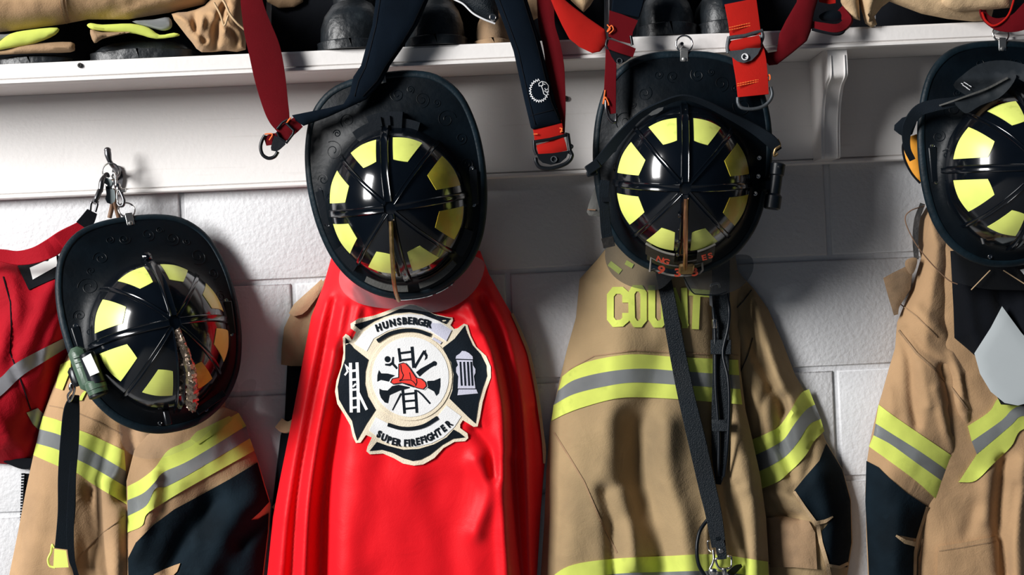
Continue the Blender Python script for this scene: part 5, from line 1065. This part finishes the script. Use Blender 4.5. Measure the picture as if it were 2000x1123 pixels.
b = MB(); ribbon(b, [(571, 246, 226), (553, 266, 226)], [31, 31], 4, smooth=False); 
bk = MB(); tube(bk, [(541, 252, 227), (552, 239, 227), (562, 233, 227), (558, 240, 227), (574, 255, 227), (572, 262, 227), (560, 279, 227), (545, 268, 227), (541, 258, 227)], 2.2, smooth=False)
plate(bk, [(536, 264), (556, 276), (558, 282), (547, 292), (540, 296), (530, 294), (529, 288), (532, 276)], 228, 5, 6); bk.build('buckle', 'black_plastic', SA)
b = MB(); tube(b, [(518, 264, 222), (512, 274, 222), (509, 288, 222), (513, 302, 222), (524, 309, 222), (536, 306, 222), (543, 296, 222)], 3.0); b.build('end_ring', 'black_metal', SA)
b = MB(); tube(b, [(562, 236, 229), (568, 230, 230), (560, 240, 230)], 1.2, seg=6); tube(b, [(517, 262, 225), (532, 262, 226), (526, 274, 226)], 1.2, seg=6); b.build('stitching', 'orange_thread', SA)

SBB = thing('trouser_brace', 'dark padded brace strap with a white lion badge and black buckle', 'suspenders', P(1060, 120, 215))
Lx = [(955, -35), (966, 0), (985, 50), (993, 72), (1003, 100), (1014, 150), (1025, 200), (1037, 250)]; Rx = [(1098, 241), (1085, 200), (1072, 150), (1060, 100), (1052, 70), (1044, 45), (1030, 0), (1018, -35)]
SBp = Surf(Lx+[(1042, 253)]+Rx, 226, 8, 8)
garment('pad', SBp, 'padded_navy', SBB, 8, back=220)
decal('pad_seam', [stroke([(x+9, y) for x, y in Lx[:-1]]+[(1045, 243)], 1.5), stroke([(x-8, y) for x, y in Rx[1:]][::-1]+[(1091, 232)], 1.5), stroke([(1035, 226), (1089, 212)], 1.5)], SBp, 1.0, 'black_fabric', SBB)
mane = []
for i in range(40):
    a = radians(-88+ -i*7.2+0); r = (20.5 if i % 2 else 17); 
    if i > 37: break
    mane.append((1053+r*.93*cos(a), 177+r*1.1*sin(a)))
dec = [stroke(mane[:38], 1.5)]+[stroke(L, 1.5) for L in ([(1052, 163), (1053, 168), (1060, 167), (1060, 160)], [(1052, 163), (1058, 159), (1066, 161), (1071, 167), (1071, 173), (1066, 176), (1064, 172)], [(1071, 173), (1071, 178), (1067, 180), (1063, 177)], [(1057, 167), (1060, 175), (1062, 183), (1068, 188)], [(1061, 164), (1065, 165)])]
decal('lion_badge', dec, SBp, 1.2, 'white_print', SBB, 6, 1.5, step=3)
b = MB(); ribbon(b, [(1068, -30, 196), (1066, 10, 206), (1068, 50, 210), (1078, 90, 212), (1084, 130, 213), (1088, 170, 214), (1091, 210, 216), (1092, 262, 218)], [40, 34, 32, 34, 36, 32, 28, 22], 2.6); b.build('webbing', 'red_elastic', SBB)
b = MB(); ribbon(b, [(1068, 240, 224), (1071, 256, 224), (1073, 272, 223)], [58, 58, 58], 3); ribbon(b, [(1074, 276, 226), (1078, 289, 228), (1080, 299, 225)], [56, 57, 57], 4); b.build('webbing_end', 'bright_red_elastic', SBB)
bk = MB(); tube(bk, [(1043, 274, 226), (1044, 292, 226), (1048, 302, 226)], 3, smooth=False); tube(bk, [(1044, 277, 228), (1075, 272, 230), (1105, 264, 228)], 2.8, smooth=False); tube(bk, [(1104, 262, 226), (1109, 262, 226), (1112, 284, 226), (1114, 300, 226)], 3.4, smooth=False); tube(bk, [(1112, 281, 226), (1118, 286, 226), (1112, 292, 226)], 2)
plate(bk, [(1048, 301), (1080, 299), (1112, 294), (1106, 308), (1094, 318), (1076, 322), (1060, 318), (1052, 311)], 230, 6, 7); bkl = bk.build('buckle', 'black_metal', SBB)
b = MB(); tube(b, [(1046, 308, 228), (1048, 318, 228), (1056, 327, 228), (1076, 329, 228), (1100, 322, 228), (1112, 314, 228), (1117, 304, 228), (1114, 296, 228)], 3.4); b.build('buckle_loop', 'black_metal', SBB)
b = MB(); ringpx(b, 1082, 311, 232, 5.6, .8); tube(b, [(1083, 306, 232), (1088, 311, 232), (1083, 314, 232)], .7, seg=6); q = b.build('buckle_mark', 'gunmetal', SBB); q.parent = bkl
b = MB(); tube(b, [(1042, 262, 227), (1050, 262, 228)], 1, seg=6); tube(b, [(1093, 250, 227), (1098, 252, 228), (1095, 258, 228), (1099, 256, 228)], 1.2, seg=6); b.build('stitching', 'orange_thread', SBB)

SCC = thing('trouser_brace', 'red brace strap curving over the upper left brim of the third helmet', 'suspenders', P(1200, 100, 215))
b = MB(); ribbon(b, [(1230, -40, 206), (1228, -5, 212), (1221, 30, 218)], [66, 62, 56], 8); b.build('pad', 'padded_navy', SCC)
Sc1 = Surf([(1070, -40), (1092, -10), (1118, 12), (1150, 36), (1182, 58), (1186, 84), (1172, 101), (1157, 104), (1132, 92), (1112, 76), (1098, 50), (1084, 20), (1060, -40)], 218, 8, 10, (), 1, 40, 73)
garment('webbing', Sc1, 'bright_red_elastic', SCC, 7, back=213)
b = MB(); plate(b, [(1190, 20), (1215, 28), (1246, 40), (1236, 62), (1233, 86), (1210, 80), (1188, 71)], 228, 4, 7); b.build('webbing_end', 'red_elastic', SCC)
b = MB(); ribbon(b, [(1188, 86, 230), (1212, 94, 234), (1238, 103, 230)], [18, 20, 18], 8); b.build('webbing_roll', 'red_elastic', SCC)
bk = MB(); plate(bk, [(1187, 92), (1205, 98), (1236, 110), (1222, 120), (1210, 126), (1202, 122), (1194, 110)], 229, 5, 6); tube(bk, [(1186, 78, 230), (1184, 88, 231), (1188, 96, 231)], 2.6); tube(bk, [(1232, 70, 229), (1235, 88, 230)], 2.4); bkl = bk.build('buckle', 'black_metal', SCC)
b = MB(); ringpx(b, 1210, 119, 231, 5, .7); q = b.build('buckle_mark', 'gunmetal', SCC); q.parent = bkl
b = MB(); ribbon(b, [(1192, 92, 224), (1193, 130, 226), (1192, 160, 227), (1192, 190, 226), (1197, 222, 224)], [18, 22, 23, 23, 12], 3); b.build('hanging_end', 'red_elastic', SCC)
b = MB(); tube(b, [(1183, 196, 228), (1184, 212, 228), (1188, 228, 226), (1196, 238, 226), (1203, 236, 226), (1203, 222, 228)], 2.6); b.build('end_ring', 'dark_chrome', SCC)
b = MB(); tube(b, [(1182, 176, 228), (1180, 190, 229), (1178, 203, 229), (1182, 190, 230), (1188, 200, 230), (1189, 206, 230)], 1.2, seg=6); tube(b, [(1186, 48, 230), (1192, 56, 232), (1186, 62, 232), (1194, 50, 231), (1198, 58, 232), (1190, 66, 231)], 1.1, seg=6); b.build('stitching', 'orange_thread', SCC)

SDD = thing('trouser_brace', 'bright red brace strap with grey buckle and D-ring', 'suspenders', P(1460, 110, 220))
b = MB(); ribbon(b, [(1440, -40, 210), (1443, -5, 218), (1445, 10, 222)], [68, 66, 62], 8); b.build('pad', 'padded_navy', SDD)
b = MB(); ribbon(b, [(1446, 3, 226), (1452, 40, 228), (1456, 72, 228)], [62, 60, 60], 3.2); b.build('webbing_end', 'bright_red_elastic', SDD)
b = MB(); ribbon(b, [(1452, 76, 232), (1454, 88, 236), (1456, 98, 230)], [62, 64, 60], 5); b.build('webbing_roll', 'bright_red_elastic', SDD)
b = MB(); ribbon(b, [(1460, 96, 226), (1464, 120, 228), (1468, 150, 230), (1471, 187, 231)], [62, 64, 62, 60], 3.2); hp = b.build('hanging_end', 'bright_red_elastic', SDD)
bk = MB(); tube(bk, [(1424, 74, 231), (1455, 70, 234), (1489, 60, 231)], 3.4, smooth=False); tube(bk, [(1424, 72, 230), (1421, 90, 231), (1422, 104, 231)], 3.4); tube(bk, [(1486, 58, 230), (1489, 72, 231), (1484, 88, 231)], 3.4)
plate(bk, [(1421, 100), (1450, 97), (1484, 84), (1489, 88), (1480, 106), (1468, 118), (1452, 123), (1440, 120), (1428, 110)], 236, 6, 7); bkl = bk.build('buckle', 'gunmetal', SDD)
b = MB(); ringpx(b, 1455, 111, 238.5, 5.8, 1.0); tube(b, [(1456, 106, 238.5), (1460, 111, 238.5), (1456, 113, 238.5)], .8, seg=6); q = b.build('buckle_mark', 'white_print', SDD); q.parent = bkl
b = MB(); tube(b, [(1441, 190, 232), (1442, 202, 232), (1450, 211, 232), (1470, 213, 232), (1490, 208, 232), (1503, 197, 232), (1508, 184, 232), (1505, 170, 231)], 3.0); b.build('d_ring', 'gunmetal', SDD)
b = MB()
for y0, y1, d, xa_, xb_ in ((54, 42, 231, 1424, 1480), (59, 47, 231, 1424, 1481), (164, 152, 233, 1440, 1499), (168, 156, 233, 1440, 1499)):
    n = 12
    for i in range(n): 
        t0, t1 = i/n, (i+.7)/n; tube(b, [(xa_+(xb_-xa_)*t0, y0+(y1-y0)*t0, d), (xa_+(xb_-xa_)*t1, y0+(y1-y0)*t1, d)], .9, seg=6, smooth=False)
tube(b, [(1498, 150, 233), (1503, 146, 234), (1504, 154, 234), (1500, 158, 233)], 1.2, seg=6); b.build('stitching', 'orange_thread', SDD)
Sd1 = Surf([(1484, 70), (1492, 90), (1500, 103), (1517, 100), (1522, 66), (1535, 40), (1556, 4), (1562, -40), (1606, -40), (1596, 4), (1590, 24), (1584, 60), (1576, 80), (1548, 103), (1518, 126), (1502, 128), (1492, 116), (1482, 100)], 214, 8, 10, [([(1500, 110), (1520, 112), (1560, 80)], -4, 8)], 1, 40, 75)
garment('webbing', Sd1, 'red_elastic', SDD, 7, back=209)

# ================= LIGHT, WORLD, CAMERA =================
def area(name, loc, target, sx, sy, power, col):
    l = bpy.data.lights.new(name, 'AREA'); l.shape = 'RECTANGLE'; l.size = sx; l.size_y = sy; l.energy = power; l.color = col
    o = bpy.data.objects.new(name, l); COL.objects.link(o); o.location = loc
    o.rotation_euler = (Vector(target)-Vector(loc)).to_track_quat('-Z', 'Y').to_euler(); return o
area('bay_door_daylight', (-4.75, -3.95, 3.55), (0.15, 0, 1.4), 1.5, 3.3, 730, (1.0, .985, .97))
w = bpy.data.worlds.new('World'); SC.world = w; w.use_nodes = True
bg = w.node_tree.nodes['Background']; bg.inputs[0].default_value = (.30, .50, .82, 1); bg.inputs[1].default_value = .045
cam = bpy.data.cameras.new('camera'); cam.sensor_width = 36; cam.lens = 36*D/W; cam.clip_start = .05
co = bpy.data.objects.new('camera', cam); COL.objects.link(co)
co.matrix_world = Matrix(((CR[0], CU[0], 0, 0), (0, 0, -1, -D*.001), (CR[2], CU[2], 0, ZC*.001), (0, 0, 0, 1)))
SC.camera = co
SC.view_settings.view_transform = 'Standard'; SC.view_settings.look = 'None'; SC.view_settings.exposure = 0.0; SC.view_settings.gamma = 1.0; SC.view_settings.use_curve_mapping = False
